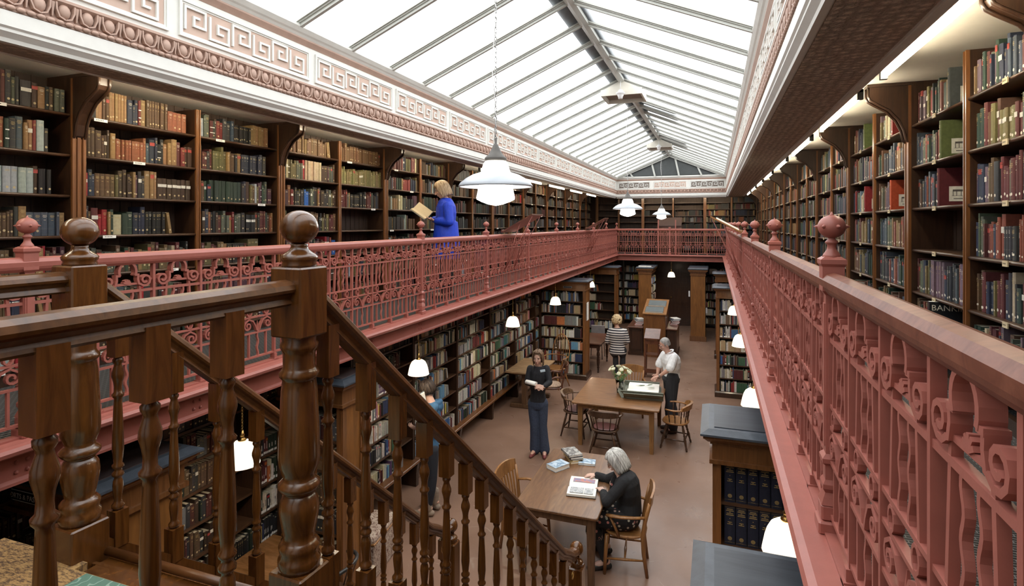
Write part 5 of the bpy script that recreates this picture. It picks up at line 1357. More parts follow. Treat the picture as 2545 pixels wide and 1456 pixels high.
def head_shapes(b, T, fem=False):
    b.T = T
    b.ball(0,-.012,.032,.073,.092,.083,20,12)
    b.ball(0,.024,-.036,.056,.064,.072,16,10)
    b.ball(0,.060,-.088,.024,.022,.020,12,8)
    b.ball(0,.052,-.02,.050,.042,.05,12,8)
    for sx in (-1,1): b.ball(sx*.036,.056,-.022,.024,.026,.026,10,8); b.ball(sx*.077,-.008,-.012,.009,.019,.031,10,8); b.ball(sx*.030,.078,.030,.022,.012,.008,8,6)
    b.tube([(0,.088,.022),(0,.104,-.002),(0,.114,-.024)],[.008,.010,.013],8); b.ball(0,.108,-.028,.016,.012,.009,8,6)
    b.ball(0,.088,-.052,.022,.012,.007,10,6); b.ball(0,.086,-.063,.018,.011,.007,10,6)
    b.T = None
def head_matrix(c_, fwd, up=(0,0,1)):
    f = Vector(fwd).normalized(); u = Vector(up); r = f.cross(u).normalized(); u = r.cross(f).normalized()
    return Matrix(((r.x,f.x,u.x,c_[0]),(r.y,f.y,u.y,c_[1]),(r.z,f.z,u.z,c_[2]),(0,0,0,1)))
def locks(b, T, n, zend, front=50, fringe=.05, rad=(.084,.104,.098), lr=.011, jit=.3, seed=1, flare=1.0, part=0):
    rr = random.Random(seed); b.T = T
    for i in range(n):
        ph = 2*PI*(i+rr.uniform(-jit,jit))/n; deg = abs(((math.degrees(ph)+180) % 360)-180)
        ze = fringe if deg < front else (zend if deg > front+18 else (fringe+(zend-fringe)*(deg-front)/18))
        pts = []; rs = []
        c0 = Vector((part, -.012, .034)); sx, cx_ = math.sin(ph), math.cos(ph)
        k = 0; sc = rr.uniform(.97,1.05)
        for th in (8,28,48,68,88):
            t_ = math.radians(th); z = rad[2]*math.cos(t_)*sc; r_ = math.sin(t_)
            p = Vector((0,-.012,.034)) + Vector((rad[0]*r_*sx*sc, rad[1]*r_*cx_*sc, z))
            if p.z < ze: break
            pts.append(p); rs.append(lr*(.55 if th < 10 else 1))
        if len(pts) >= 5:
            z = pts[-1].z; base = pts[-1]
            steps = max(1, int((z-ze)/.03))
            for q in range(1, steps+1):
                f_ = q/steps; pull = flare*(1 + .03*math.sin(f_*3))*(1-.12*max(0,f_-.6)); zz = z+(ze-z)*f_
                pts.append(Vector((base.x*pull+rr.uniform(-.002,.002), (base.y+.012)*pull-.012, zz))); rs.append(lr*(1-.45*f_))
        if len(pts) > 1: b.tube(pts, rs, 6, flat=.7)
    b.T = None
def skin(name, c=(.60,.36,.27)):
    m = painted(name, c, .5, .05, .0002, 20); nd(m)[2].inputs['Subsurface Weight'].default_value = .0; return m
SK = skin('light_skin')
def eyes(T, parent, inv, glasses=False, brow=(.12,.09,.06)):
    b = MB(); b.T = inv @ T
    for sx in (-1,1): b.ball(sx*.030,.073,.012,.0125,.010,.008,10,6)
    b.obj('eyes', mat('eye_white', (.7,.68,.64), .3), parent)
    b = MB(); b.T = inv @ T
    for sx in (-1,1): b.ball(sx*.030,.081,.012,.0055,.004,.0055,8,6)
    b.obj('iris', mat('iris_dark', (.05,.04,.03), .2), parent)
    b = MB(); b.T = inv @ T
    for sx in (-1,1): b.tube([(sx*.014,.087,.034),(sx*.030,.090,.040),(sx*.048,.080,.034)], [.003,.004,.002], 6)
    b.obj('eyebrows', mat('brow_hair', brow, .8), parent)
    b = MB(); b.T = inv @ T; b.tube([(-.022,.094,-.057),(0,.100,-.055),(.022,.094,-.057)], [.003,.0055,.003], 6, flat=.7); b.obj('lips', mat('lips', (.45,.17,.14), .5), parent)
    if glasses:
        b = MB(); b.T = inv @ T
        for sx in (-1,1):
            b.tube([(sx*.032+.021*math.cos(2*PI*k/14),.100,.010+.016*math.sin(2*PI*k/14)) for k in range(15)], .0016, 5)
            b.tube([(sx*.053,.098,.014),(sx*.074,.06,.014),(sx*.080,-.005,.008)], .0016, 5)
        b.tube([(-.011,.101,.014),(.011,.101,.014)], .0016, 5)
        b.obj('glasses', M['black'], parent)
class Fig:
    def __init__(s, label, root, J, fwd, head_fwd, sex='f', skinm=None, build=1.0, glasses=False, brow=(.12,.09,.06), hands=None, headup=(0,0,1), vox=.0065):
        s.t = thing('person', label, 'person', root); s.inv = Matrix.Translation(-Vector(root)); s.J = {k: Vector(v) for k, v in J.items()}
        s.f = Vector(fwd).normalized(); s.bw = build; J = s.J
        s.T = head_matrix(J['head'], head_fwd, headup)
        b = MB(); s.torso(b, 0)
        nb_, hd = J['neck'], J['head']
        cap_tube(b, [nb_-Vector((0,0,.03)), nb_.lerp(hd-Vector((0,0,.06)),.6), hd-Vector((0,0,.03))-s.T.to_3x3()@Vector((0,.02,0))], [.058,.052,.052], 14)
        head_shapes(b, s.T)
        for sd in ('l','r'):
            k_ = build
            cap_tube(b, [J['sh'+sd], J['sh'+sd].lerp(J['el'+sd],.5), J['el'+sd]], [.046*k_,.043*k_,.036*k_])
            cap_tube(b, [J['el'+sd], J['el'+sd].lerp(J['wr'+sd],.35), J['wr'+sd]], [.036*k_,.036*k_,.024])
            h_ = hands[sd] if hands else (J['wr'+sd]-J['el'+sd], Vector((0,0,-1)), .5, 1)
            hand(b, J['wr'+sd], Vector(h_[0]), Vector(h_[1]), 1.0 if sex == 'm' else .92, h_[2], h_[3])
            s.leg(b, sd, 0)
            a, tt = J['an'+sd], J['to'+sd]
            cap_tube(b, [a-(tt-a).normalized()*.03-Vector((0,0,.03)), a.lerp(tt,.5)-Vector((0,0,.01)), tt], [.032,.034,.024], 10)
        b.v = [tuple(s.inv @ Vector(v)) for v in b.v]
        s.body = remesh(b.obj('body', skinm or SK, s.t), vox)
        eyes(s.T, s.t, s.inv, glasses, brow)
    def torso(s, b, g, lo=0.0, hi=1.0):
        J = s.J; hp = (J['hil']+J['hir'])/2; nk = J['neck']; la0 = (J['hir']-J['hil']).normalized(); la1 = (J['shr']-J['shl']).normalized()
        hw = (J['hir']-J['hil']).length/2; sw = (J['shr']-J['shl']).length/2
        mid = J.get('spine', hp.lerp(nk,.5)); k = s.bw
        pr = [(-.16,hw+.045,.105),(-.06,hw+.075,.12),(.08,hw+.06,.118),(.28,hw+.035,.105),(.48,(hw+sw)/2+.03,.110),(.68,sw+.0,.122),(.82,sw-.0,.112),(.92,sw-.045,.085),(.985,.075,.065)]
        rings = []
        for t_, w, d in pr:
            if t_ < lo or t_ > hi: continue
            q = max(0,t_); c_ = hp*(1-q)**2 + mid*2*q*(1-q) + nk*q*q
            ax = (mid-hp)*(1-q)+(nk-mid)*q
            if ax.length < 1e-5: ax = nk-hp
            ax.normalize()
            if t_ < 0: c_ = hp + ax*(t_*.5)
            la = la0.lerp(la1, min(1,max(0,t_))).normalized(); fo = ax.cross(la).normalized()
            if fo.dot(s.f) < 0: fo = -fo
            la = fo.cross(ax).normalized()
            extra = 0
            rings.append((c_ + (fo*s.belly(t_)), la, fo, w*k+g, d*k+g+s.belly(t_)))
        torso_loft(b, rings)
    def belly(s, t_): return 0
    def leg(s, b, sd, g, w0=1.0, kn=1.0, an=1.0, end=1.0):
        J = s.J; h, k, a = J['hi'+sd], J['kn'+sd], J['an'+sd]; B_w = s.bw
        cap_tube(b, [h+Vector((0,0,.02)), h.lerp(k,.4), k], [.088*B_w*w0+g,.078*B_w*w0+g,.056*kn+g], 14)
        e = k.lerp(a, end)
        cap_tube(b, [k, k.lerp(e,.35), e], [.056*kn+g,.057*kn*(.5+.5*an)+g,.038*an+g], 14)
    def piece(s, name, mt, fn, vox=.009, sm=3, parent=None):
        b = MB(); fn(b); b.T = None; b.v = [tuple(s.inv @ Vector(v)) for v in b.v]
        o = b.obj(name, mt, parent or s.t)
        if vox: remesh(o, vox, sm)
        return o
    def sleeve(s, b, sd, g, upto=1.0, cuff=None):
        J = s.J; k_ = s.bw
        a, e, w = J['sh'+sd], J['el'+sd], J['wr'+sd]
        if upto <= .5:
            q = a.lerp(e, upto*2); cap_tube(b, [a, a.lerp(q,.6), q], [.052*k_+g,.056*k_+g,.058*k_+g]); return
        cap_tube(b, [a, a.lerp(e,.5), e], [.052*k_+g,.048*k_+g,.042*k_+g])
        q = e.lerp(w, (upto-.5)*2); cap_tube(b, [e, e.lerp(q,.5), q], [.042*k_+g,.038*k_+g,.030+g])
def shoe(b, a, t_, h=.05, w=.046, sole=True):
    d = (t_-a); d.z = 0; d.normalize(); z0 = 0
    hl = Vector((a.x, a.y, w*.8+.0)) - d*.045; fr = Vector((t_.x, t_.y, w*.62)) + d*.04
    cap_tube(b, [hl, hl.lerp(fr,.35)+Vector((0,0,.006)), hl.lerp(fr,.7), fr], [w*.8,w*.86,w*.9,w*.62], 12)
def cloth(name, c, rough=.85, sc=30, var=.15, b_=.0015):
    m = painted(name, c, rough, var, b_, sc); return m
def folds(m, sc=9, dist=.02):
    N, L, B = nd(m); v = coords(N, L, (1,1,.45)); f = noise(N, L, v, sc, 3, .55, .8); bump(m, f, dist, .7); return m
def stroke_hair(name, c1, c2, zs=1.2):
    m = mat(name, c1, .55, spec=.35); N, L, B = nd(m); v = coords(N, L, (40,40,zs*3)); f = noise(N, L, v, 1.6, 4)
    L.new(ramp(N, L, f, [(.35, c1), (.65, c2)]), B.inputs['Base Color']); bump(m, f, .003, .7); return m
# ---- man in white shirt leaning over the volume
J = dict(head=P3(1652,856,10.66), neck=P3(1663,876,10.71), shl=P3(1676,888,10.54), shr=P3(1652,880,10.90), ell=P3(1665,917,10.42), elr=P3(1638,907,10.86), wrl=P3(1639,934,10.46), wrr=P3(1634,930,10.80),
         hil=P3(1671,940,10.62), hir=P3(1664,937,10.80), knl=(-.74,10.58,.50), knr=(-.76,10.80,.50), anl=(-.70,10.60,.09), anr=(-.74,10.84,.09), tol=(-.86,10.55,.04), tor=(-.89,10.80,.04))
J['spine'] = P3(1672,912,10.72)
man = Fig('person in white short-sleeved shirt leaning over the boxed volume on the square table', (-.74,10.7,0), J, (-.9,-.35,0), (-.85,-.42,-.50), 'm', skin('ruddy_skin', (.58,.33,.25)), 1.12, True, (.25,.22,.2),
    hands=dict(l=(Vector((-.95,-.05,-.35)),(0,0,-1),.5,-1), r=(Vector((-.55,-.2,-.8)),(-.3,-.6,-.5),.5,1)))
sh = folds(cloth('white_shirt_cotton', (.78,.79,.80)), 12, .015)
def f(b): man.torso(b, .022, .0, 1); man.sleeve(b,'l',.016,.46); man.sleeve(b,'r',.016,.46)
man.piece('shirt', sh, f)
def f(b):
    n_ = man.J['neck']; T = head_matrix(n_+Vector((0,0,.03)), (-.9,-.4,-.1))
    b.T = T; b.tube([(.064*math.cos(a),.066*math.sin(a)-.005,-.012-.022*math.sin(a)) for a in [2*PI*k/16+PI/2 for k in range(1,16)]], .020, 8, flat=.55)
man.piece('collar', sh, f, 0)
def f(b):
    man.leg(b,'l',.022,1.05,1.25,1.7,.93); man.leg(b,'r',.022,1.05,1.25,1.7,.93); man.torso(b, .020, -.2, .12)
man.piece('trousers', folds(cloth('charcoal_trousers', (.022,.023,.028))), f)
sm_ = mat('brown_leather_shoe', (.06,.03,.02), .4)
for sd_ in 'lr':
    def f(b, sd_=sd_): shoe(b, man.J['an'+sd_], man.J['to'+sd_])
    man.piece('shoe', sm_, f, .008)
def f(b):
    b.T = man.T; b.ball(0,-.022,.040,.078,.094,.084,20,12)
    for sx in (-1,1): b.ball(sx*.066,-.02,.005,.018,.045,.045,10,8)
    b.ball(0,-.075,.0,.06,.035,.06,12,8)
man.piece('hair', stroke_hair('grey_short_hair', (.22,.21,.20), (.42,.41,.40)), f, .006, 1)
def f(b): b.T = man.T; b.ball(0,.096,-.044,.026,.010,.008,10,6)
man.piece('moustache', mat('grey_moustache', (.35,.30,.26), .8), f, 0)
def f(b): w = man.J['wrl']; b.tube([w+Vector((.0,.030*math.cos(a),.030*math.sin(a))) for a in [2*PI*k/12 for k in range(13)]], .007, 6); b.ball(w.x,w.y-.03,w.z+.01,.016,.008,.016,10,6)
man.piece('wristwatch', M['chain'], f, 0)
# ---- person in striped top seen from behind
J = dict(head=P3(1533,797,14.12), neck=P3(1534,813,14.06), shl=P3(1516,823,14.06), shr=P3(1553,823,14.06), ell=P3(1509,848,14.06), elr=P3(1560,848,14.08), wrl=P3(1518,856,14.32), wrr=P3(1550,858,14.32),
         hil=P3(1525,872,14.08), hir=P3(1546,872,14.08), knl=(-2.32,14.12,.48), knr=(-2.14,14.12,.48), anl=(-2.30,14.08,.09), anr=(-2.15,14.08,.09), tol=(-2.31,14.24,.04), tor=(-2.13,14.24,.04))
stp = Fig('person with curly blonde hair in a black and white striped top, seen from behind', (-2.23,14.1,0), J, (0,1,0), (-.15,1,-.35), build=1.14, hands=dict(l=(Vector((.8,.3,.1)),(0,0,-1),.6,1), r=(Vector((-.8,.3,.1)),(0,0,-1),.6,-1)), vox=.009)
m = mat('striped_jersey', (.8,.8,.8), .85); N, L, B = nd(m); t_ = N.new('ShaderNodeTexCoord'); sp = N.new('ShaderNodeSeparateXYZ'); L.new(t_.outputs['Object'], sp.inputs[0])
mu = N.new('ShaderNodeMath'); mu.operation = 'MULTIPLY'; mu.inputs[1].default_value = 17; L.new(sp.outputs[2], mu.inputs[0]); fr = N.new('ShaderNodeMath'); fr.operation = 'FRACT'; L.new(mu.outputs[0], fr.inputs[0])
r_ = ramp(N, L, fr.outputs[0], [(.0,(.70,.67,.64)),(.48,(.025,.025,.035))]); r_.node.color_ramp.interpolation = 'CONSTANT'; L.new(r_, B.inputs['Base Color'])
def f(b): stp.torso(b, .016, -.3, .985); stp.sleeve(b,'l',.012,.85); stp.sleeve(b,'r',.012,.85)
stp.piece('striped_top', m, f, .010)
def f(b): stp.leg(b,'l',.012,1.05,1,1.1,.97); stp.leg(b,'r',.012,1.05,1,1.1,.97); stp.torso(b,.006,-.2,.05)
stp.piece('trousers', M['trous'], f, .011)
sm_ = M['black']
for sd_ in 'lr':
    def f(b, sd_=sd_): shoe(b, stp.J['an'+sd_], stp.J['to'+sd_],w=.04)
    stp.piece('shoe', sm_, f, .010)
def f(b):
    rr = random.Random(3); b.T = stp.T
    for k in range(230):
        a = rr.uniform(0,2*PI); th = rr.uniform(0,2.5)
        if abs(a-PI/2) < .75 and th > .9: continue
        b.ball(.112*math.sin(th)*math.cos(a), .120*math.sin(th)*math.sin(a)-.02, .02+.118*math.cos(th), .027,.027,.027, 7, 5)
stp.piece('hair', stroke_hair('blonde_curls', (.42,.28,.13), (.72,.56,.34), 8), f, .006, 1)
# ---- standing person in black top holding papers
J = dict(head=P3(1337,889,8.86), neck=P3(1338,907,8.90), shr=P3(1318,915,8.90), shl=P3(1358,915,8.92), elr=P3(1310,950,8.82), ell=P3(1366,950,8.84), wrr=P3(1333,959,8.66), wrl=P3(1350,962,8.66),
         hir=P3(1326,1001,8.90), hil=P3(1348,1001,8.92), knr=P3(1328,1058,8.86), knl=P3(1349,1058,8.90), anr=(-2.79,8.90,.09), anl=(-2.63,8.92,.09), tor=(-2.80,8.74,.04), tol=(-2.59,8.77,.04))
blk = Fig('person with brown hair in black jumper and flared jeans, standing with white papers', (-2.72,8.9,0), J, (.1,-1,0), (.05,-1,-.2), build=.93, hands=dict(r=(Vector((.8,-.3,0)),(0,.6,-.5),.7,-1), l=(Vector((-.7,-.3,.1)),(0,.6,-.5),.8,1)))
def f(b): blk.torso(b, .015, -.12, .985); blk.sleeve(b,'l',.010,.95); blk.sleeve(b,'r',.010,.95)
blk.piece('jumper', folds(cloth('black_jumper', (.012,.012,.016))), f)
def f(b):
    for sd in 'lr':
        J_ = blk.J; h, k_, a = J_['hi'+sd], J_['kn'+sd], J_['an'+sd]
        cap_tube(b, [h, h.lerp(k_,.5), k_], [.098,.088,.072], 16); cap_tube(b, [k_, k_.lerp(a,.5), a-Vector((0,0,.015))], [.072,.076,.088], 16)
    blk.torso(b, .016, -.2, .14)
blk.piece('jeans', folds(cloth('dark_blue_denim', (.035,.048,.085), .9, 60, .35)), f)
sm_ = mat('dusky_red_shoe', (.20,.05,.05), .4)
for sd_ in 'lr':
    def f(b, sd_=sd_): shoe(b, blk.J['an'+sd_], blk.J['to'+sd_],w=.042)
    blk.piece('shoe', sm_, f, .008)
def f(b): b.T = blk.T; b.ball(0,-.02,.036,.080,.096,.088,20,12); locks(b, blk.T, 44, -.13, 56, .088, lr=.013, seed=4)
blk.piece('hair', stroke_hair('light_brown_hair', (.11,.062,.036), (.24,.15,.09)), f, 0)
def f(b):
    c_ = (blk.J['wrr']+blk.J['wrl'])/2
    b.T = Matrix.Translation(c_+Vector((.04,-.085,.035))) @ Matrix.Rotation(.25,4,'Z') @ Matrix.Rotation(.7,4,'X'); b.box(-.05,.06,-.10,.10,0,.006)
o_ = thing('paper_roll', 'rolled white papers tucked under the arm of the person in black', 'papers', tuple(P3(1326,951,8.66)))
b = MB(); b.tube([(-.13,.02,0),(.05,-.02,-.01)], .045, 14, flat=.75); b.obj('papers', M['paper'], o_)
def f(b): c_ = blk.J['neck']; q = P3(1349,921,8.79); b.T = Matrix.Translation(q) @ Matrix.Rotation(-.25,4,'Y') ; b.box(-.04,.04,-.012,.0,-.018,.018)
blk.piece('name_badge', mat('pale_blue_badge', (.6,.72,.8), .5), f, 0)
# ---- person in blue hoodie reaching to the shelves
J = dict(head=P3(1061,969,6.62), neck=P3(1072,996,6.62), shl=P3(1080,1012,6.46), shr=P3(1066,1004,6.78), ell=P3(1066,1052,6.42), elr=P3(1050,1035,6.86), wrl=P3(1049,1022,6.40), wrr=P3(1036,1066,6.82),
         hil=P3(1075,1120,6.54), hir=P3(1064,1112,6.70), knl=P3(1074,1190,6.54), knr=P3(1064,1180,6.70), anl=(-3.50,6.53,.12), anr=(-3.50,6.72,.12), tol=(-3.65,6.49,.04), tor=(-3.66,6.74,.04))
hod = Fig('person with short dark hair in blue hoodie browsing the shelves, book in hand', (-3.52,6.6,0), J, (-1,.05,0), (-.95,-.10,-.30), build=.86, hands=dict(l=(Vector((-.7,.1,.6)),(.3,.8,0),.7,-1), r=(Vector((-1,.1,.25)),(0,0,1),.5,1)))
hm = folds(cloth('blue_hoodie', (.035,.105,.205), .9), 10, .02)
def f(b):
    hod.torso(b, .022, -.12, .985); hod.sleeve(b,'l',.016,.9); hod.sleeve(b,'r',.016,.85)
    n_ = hod.J['neck']
    b.tube([n_+Vector((.035+.085*math.cos(a), .10*math.sin(a), -.035+.03*math.cos(a))) for a in [2*PI*k/14 for k in range(15)]], .036, 10)
    b.ball(n_.x+.11, n_.y, n_.z-.07, .055,.095,.07,12,8)
hod.piece('hoodie', hm, f)
def f(b): hod.leg(b,'l',.010,1,1,1,.97); hod.leg(b,'r',.010,1,1,1,.97); hod.torso(b,.008,-.2,.05)
hod.piece('jeans', cloth('black_jeans', (.014,.017,.026)), f)
sm_ = cloth('beige_suede_boot', (.26,.20,.15), .9)
for sd_ in 'lr':
    def f(b, sd=sd_): a, t2_ = hod.J['an'+sd], hod.J['to'+sd]; shoe(b, a, t2_, w=.05); cap_tube(b, [a+Vector((0,0,-.03)), a+Vector((0,0,.12))], [.052,.056], 14)
    hod.piece('boot', sm_, f, .008)
def f(b):
    b.T = hod.T; b.ball(0,-.024,.040,.086,.100,.092,20,12); b.ball(0,-.075,-.01,.070,.035,.065,12,8)
    for sx in (-1,1): b.ball(sx*.07,-.015,.01,.022,.05,.05,10,8)
    locks(b, hod.T, 34, -.045, 45, .065, rad=(.088,.106,.100), lr=.014, seed=8)
hod.piece('hair', stroke_hair('dark_brown_hair', (.018,.012,.010), (.06,.04,.03)), f, 0)
c0 = P3(1044,1000,6.44); t = thing('open_book', 'open pale book held up by the person in blue hoodie', 'book', c0)
b = MB(); b.T = Matrix.Rotation(.35,4,'X') @ Matrix.Rotation(-.5,4,'Z'); b.box(-.015,.0,-.09,.09,-.12,.12); b.obj('cover', M['ledger'], t)
b = MB(); b.T = Matrix.Rotation(.35,4,'X') @ Matrix.Rotation(-.5,4,'Z'); b.box(.0,.012,-.085,.085,-.115,.115); b.obj('page_block', M['paper'], t)
# ---- person in blue tunic on the gallery
Yb_ = 7.43
def flr(px, Y): p = P3(px, 740, Y); return p
J = dict(head=P3(1098,472,Yb_), neck=P3(1108,494,Yb_+.02), shl=P3(1113,512,Yb_-.16), shr=P3(1103,508,Yb_+.18), ell=P3(1117,552,Yb_-.20), elr=P3(1095,548,Yb_+.16), wrl=P3(1083,549,Yb_-.16), wrr=P3(1078,545,Yb_+.02),
         hil=P3(1110,606,Yb_-.09), hir=P3(1108,604,Yb_+.09))
hx = P3(1108,600,Yb_)
J.update(knl=(hx.x,Yb_-.09,GZ+.48), knr=(hx.x,Yb_+.09,GZ+.48), anl=(hx.x+.01,Yb_-.09,GZ+.09), anr=(hx.x+.01,Yb_+.09,GZ+.09), tol=(hx.x-.13,Yb_-.13,GZ+.04), tor=(hx.x-.13,Yb_+.05,GZ+.04))
blu = Fig('person with blonde bob in bright blue tunic reading a book on the left gallery', (hx.x,Yb_,GZ), J, (-.94,-.34,0), (-.92,-.36,-.45), build=1.05, hands=dict(l=(Vector((-.9,-.15,.22)),(0,.3,.9),.45,-1), r=(Vector((-.8,-.3,.2)),(0,0,1),.4,1)))
tun = folds(cloth('bright_blue_silk', (.004,.040,.50), .62), 7, .02)
def f(b):
    blu.torso(b, .022, -.0, 1); blu.sleeve(b,'l',.020,.95); blu.sleeve(b,'r',.020,.95)
    hp = (blu.J['hil']+blu.J['hir'])/2; la = Vector((.34,-.94,0)).normalized(); fo = Vector((-.94,-.34,0))
    torso_loft(b, [(hp+Vector((0,0,dz)), la, fo, w, d) for dz, w, d in ((.32,.17,.17),(.15,.20,.185),(.0,.22,.20),(-.18,.235,.205),(-.22,.23,.20))])
    n_ = blu.J['neck']; b.tube([n_+Vector((.060*math.cos(a),.060*math.sin(a),-.004)) for a in [2*PI*k/14 for k in range(15)]], .018, 8)
blu.piece('tunic', tun, f)
def f(b): blu.leg(b,'l',.010,1,1,1,.97); blu.leg(b,'r',.010,1,1,1,.97)
blu.piece('trousers', M['trous'], f)
for sd_ in 'lr':
    def f(b, sd=sd_):
        a, t2_ = blu.J['an'+sd], blu.J['to'+sd]; d = (t2_-a); d.z = 0; d.normalize()
        cap_tube(b, [Vector((a.x,a.y,GZ+.035))-d*.04, Vector((t2_.x,t2_.y,GZ+.03))+d*.03], [.034,.03], 10)
    blu.piece('shoe', M['black'], f, .009)
def f(b): b.T = blu.T; b.ball(0,-.022,.038,.084,.100,.090,20,12); b.ball(0,-.06,-.03,.074,.045,.08,12,8); locks(b, blu.T, 46, -.115, 50, .045, rad=(.090,.110,.102), lr=.014, seed=6)
blu.piece('hair', stroke_hair('blonde_bob_hair', (.30,.19,.10), (.62,.47,.30)), f, 0)
def f(b): w = blu.J['wrl']; b.tube([w+Vector((.012*math.cos(a),.034*math.sin(a),.030*math.cos(a))) for a in [2*PI*k/12 for k in range(13)]], .006, 6)
blu.piece('bracelet', M['brass'], f, 0)
c0 = P3(1060,540,Yb_-.10); t = thing('open_book', 'open old book held by the person in the blue tunic', 'book', c0)
Rb = head_matrix((0,0,0), (-.94,-.34,.0)) @ Matrix.Rotation(math.radians(-40),4,'X')
old = painted('yellowed_page', (.56,.44,.27), .85, .1)
Rb = head_matrix((0,0,0), (-.94,-.34,.72), (0,0,1))
for sx in (-1,1):
    b = MB(); b.T = Rb @ Matrix.Rotation(-.75 if sx > 0 else -.12,4,'Y'); b.box(0 if sx>0 else -.17, .17 if sx>0 else 0, -.02,.24,-.018,-.012); b.obj('cover', M['ledger'], t)
    b = MB(); b.T = Rb @ Matrix.Rotation(-.75 if sx > 0 else -.12,4,'Y'); b.box(0 if sx>0 else -.162, .162 if sx>0 else 0, -.013,.233,-.012,.004); b.obj('page_block', old, t)
# ---- seated person with silver hair
J = dict(head=P3(1532,1146,6.36), neck=P3(1543,1176,6.38), shl=P3(1553,1198,6.20), shr=P3(1534,1184,6.56), ell=P3(1508,1248,6.08), elr=P3(1508,1192,6.66), wrl=P3(1499,1222,6.30), wrr=P3(1482,1180,6.62),
         hil=(-.90,6.24,.56), hir=(-.90,6.44,.56), knl=(-1.27,6.18,.53), knr=(-1.27,6.46,.53), anl=(-1.13,6.18,.10), anr=(-1.18,6.50,.10), tol=(-1.26,6.12,.04), tor=(-1.31,6.52,.04))
J['spine'] = Vector((-.86,6.36,.86))
sit = Fig('person with silver bobbed hair and black cardigan seated reading at the front table', (-.95,6.34,0), J, (-1,0,0), (-.95,-.18,-.55), build=1.06, glasses=True, brow=(.3,.28,.26), hands=dict(l=(Vector((-.5,.75,.05)),(0,0,-1),.7,-1), r=(Vector((-.95,-.1,-.1)),(0,0,-1),.5,1)), skinm=skin('fair_skin', (.64,.42,.34)))
def f(b): sit.torso(b, .020, -.05, .985); sit.sleeve(b,'l',.014,.95); sit.sleeve(b,'r',.012,.95)
sit.piece('cardigan', folds(cloth('black_wool_cardigan', (.010,.011,.014))), f)
fl = mat('floral_skirt_cloth', (.02,.02,.02), .85); N, L, B = nd(fl); v = coords(N, L)
vo = N.new('ShaderNodeTexVoronoi'); vo.inputs['Scale'].default_value = 22; L.new(v, vo.inputs['Vector'])
msk = ramp(N, L, vo.outputs['Distance'], [(.30,(1,1,1)),(.36,(0,0,0))]); cc = N.new('ShaderNodeSeparateColor'); L.new(vo.outputs['Color'], cc.inputs[0])
fc = ramp(N, L, cc.outputs[0], [(.2,(.42,.16,.14)),(.45,(.55,.40,.34)),(.7,(.40,.42,.32)),(.9,(.6,.55,.5))])
mx = N.new('ShaderNodeMix'); mx.data_type = 'RGBA'; L.new(msk, mx.inputs[0]); mx.inputs[6].default_value = (.008,.008,.010,1); L.new(fc, mx.inputs[7]); L.new(mx.outputs[2], B.inputs['Base Color'])
def f(b):
    for sd in 'lr': J_ = sit.J; cap_tube(b, [J_['hi'+sd], J_['hi'+sd].lerp(J_['kn'+sd],.5), J_['kn'+sd], J_['kn'+sd]+Vector((.02,0,-.13))], [.115,.112,.095,.10], 14)
    cap_tube(b, [Vector((-.92,6.34,.57)), Vector((-1.22,6.32,.55)), Vector((-1.25,6.32,.46))], [.12,.10,.09], 14)
    sit.torso(b, .012, -.2, .12)
sit.piece('skirt', fl, f, .010)
for sd_ in 'lr':
    def f(b, sd=sd_): J_ = sit.J; cap_tube(b, [J_['kn'+sd], J_['kn'+sd].lerp(J_['an'+sd],.4), J_['an'+sd]], [.058,.056,.042], 12)
    sit.piece('stocking', M['trous'], f)
sm_ = M['black']
for sd_ in 'lr':
    def f(b, sd_=sd_): shoe(b, sit.J['an'+sd_], sit.J['to'+sd_],w=.045)
    sit.piece('shoe', sm_, f, .008)
def f(b):
    n_ = sit.J['neck']; cap_tube(b, [n_+Vector((-.035,-.0,.0)), n_+Vector((-.085,-.02,-.12)), n_+Vector((-.09,-.03,-.26))], [.045,.04,.03], 10)
sit.piece('scarf', fl, f, .008)
def f(b): b.T = sit.T; b.ball(0,-.022,.040,.086,.102,.092,20,12); b.ball(0,-.058,-.03,.078,.05,.08,12,8); locks(b, sit.T, 52, -.115, 46, .055, rad=(.092,.112,.104), lr=.014, seed=9)
sit.piece('hair', stroke_hair('silver_hair', (.36,.36,.35), (.72,.72,.70)), f, 0)
# ================================================================ books: the 300 that show largest are objects, the rest one mass
bpy.context.view_layer.update()
dg = bpy.context.evaluated_depsgraph_get()
sc_ = bpy.context.scene
cz = Vector((0, 0, CZ))
def bk_score(B):
    T = B['T']; c_ = [T @ Vector((B['x']+B['t']*fx, B['y'], B['z']+B['h']*fz)) for fx, fz in ((0,0),(1,0),(1,1),(0,1))]
    q = [proj(p) for p in c_]
    if any(p[0] < -9000 for p in q): return 0
    mx_, my_ = sum(p[0] for p in q)/4, sum(p[1] for p in q)/4
    if not (-10 < mx_ < W_PX+10 and -10 < my_ < H_PX+10): return 0
    a = abs(sum(q[i][0]*q[(i+1)%4][1]-q[(i+1)%4][0]*q[i][1] for i in range(4)))/2
    if B.get('plate'): a *= 4
    return a
for B in BOOKS: B['s'] = bk_score(B)
BOOKS.sort(key=lambda B: -B['s'])
def visible(B):
    n = 0
    for fx in (.2,.5,.8):
        for fz in (.15,.5,.85):
            p = B['T'] @ Vector((B['x']+B['t']*fx, B['y']-.012, B['z']+B['h']*fz)); d = p-cz
            hit = sc_.ray_cast(dg, cz, d.normalized(), distance=d.length-.02)
            if not hit[0]: n += 1
    return n/9
for B in BOOKS[:1100]: B['s'] *= (visible(B) + .01)
for B in BOOKS[1100:]: B['s'] *= .25
BOOKS.sort(key=lambda B: -B['s'])
NIND = 298
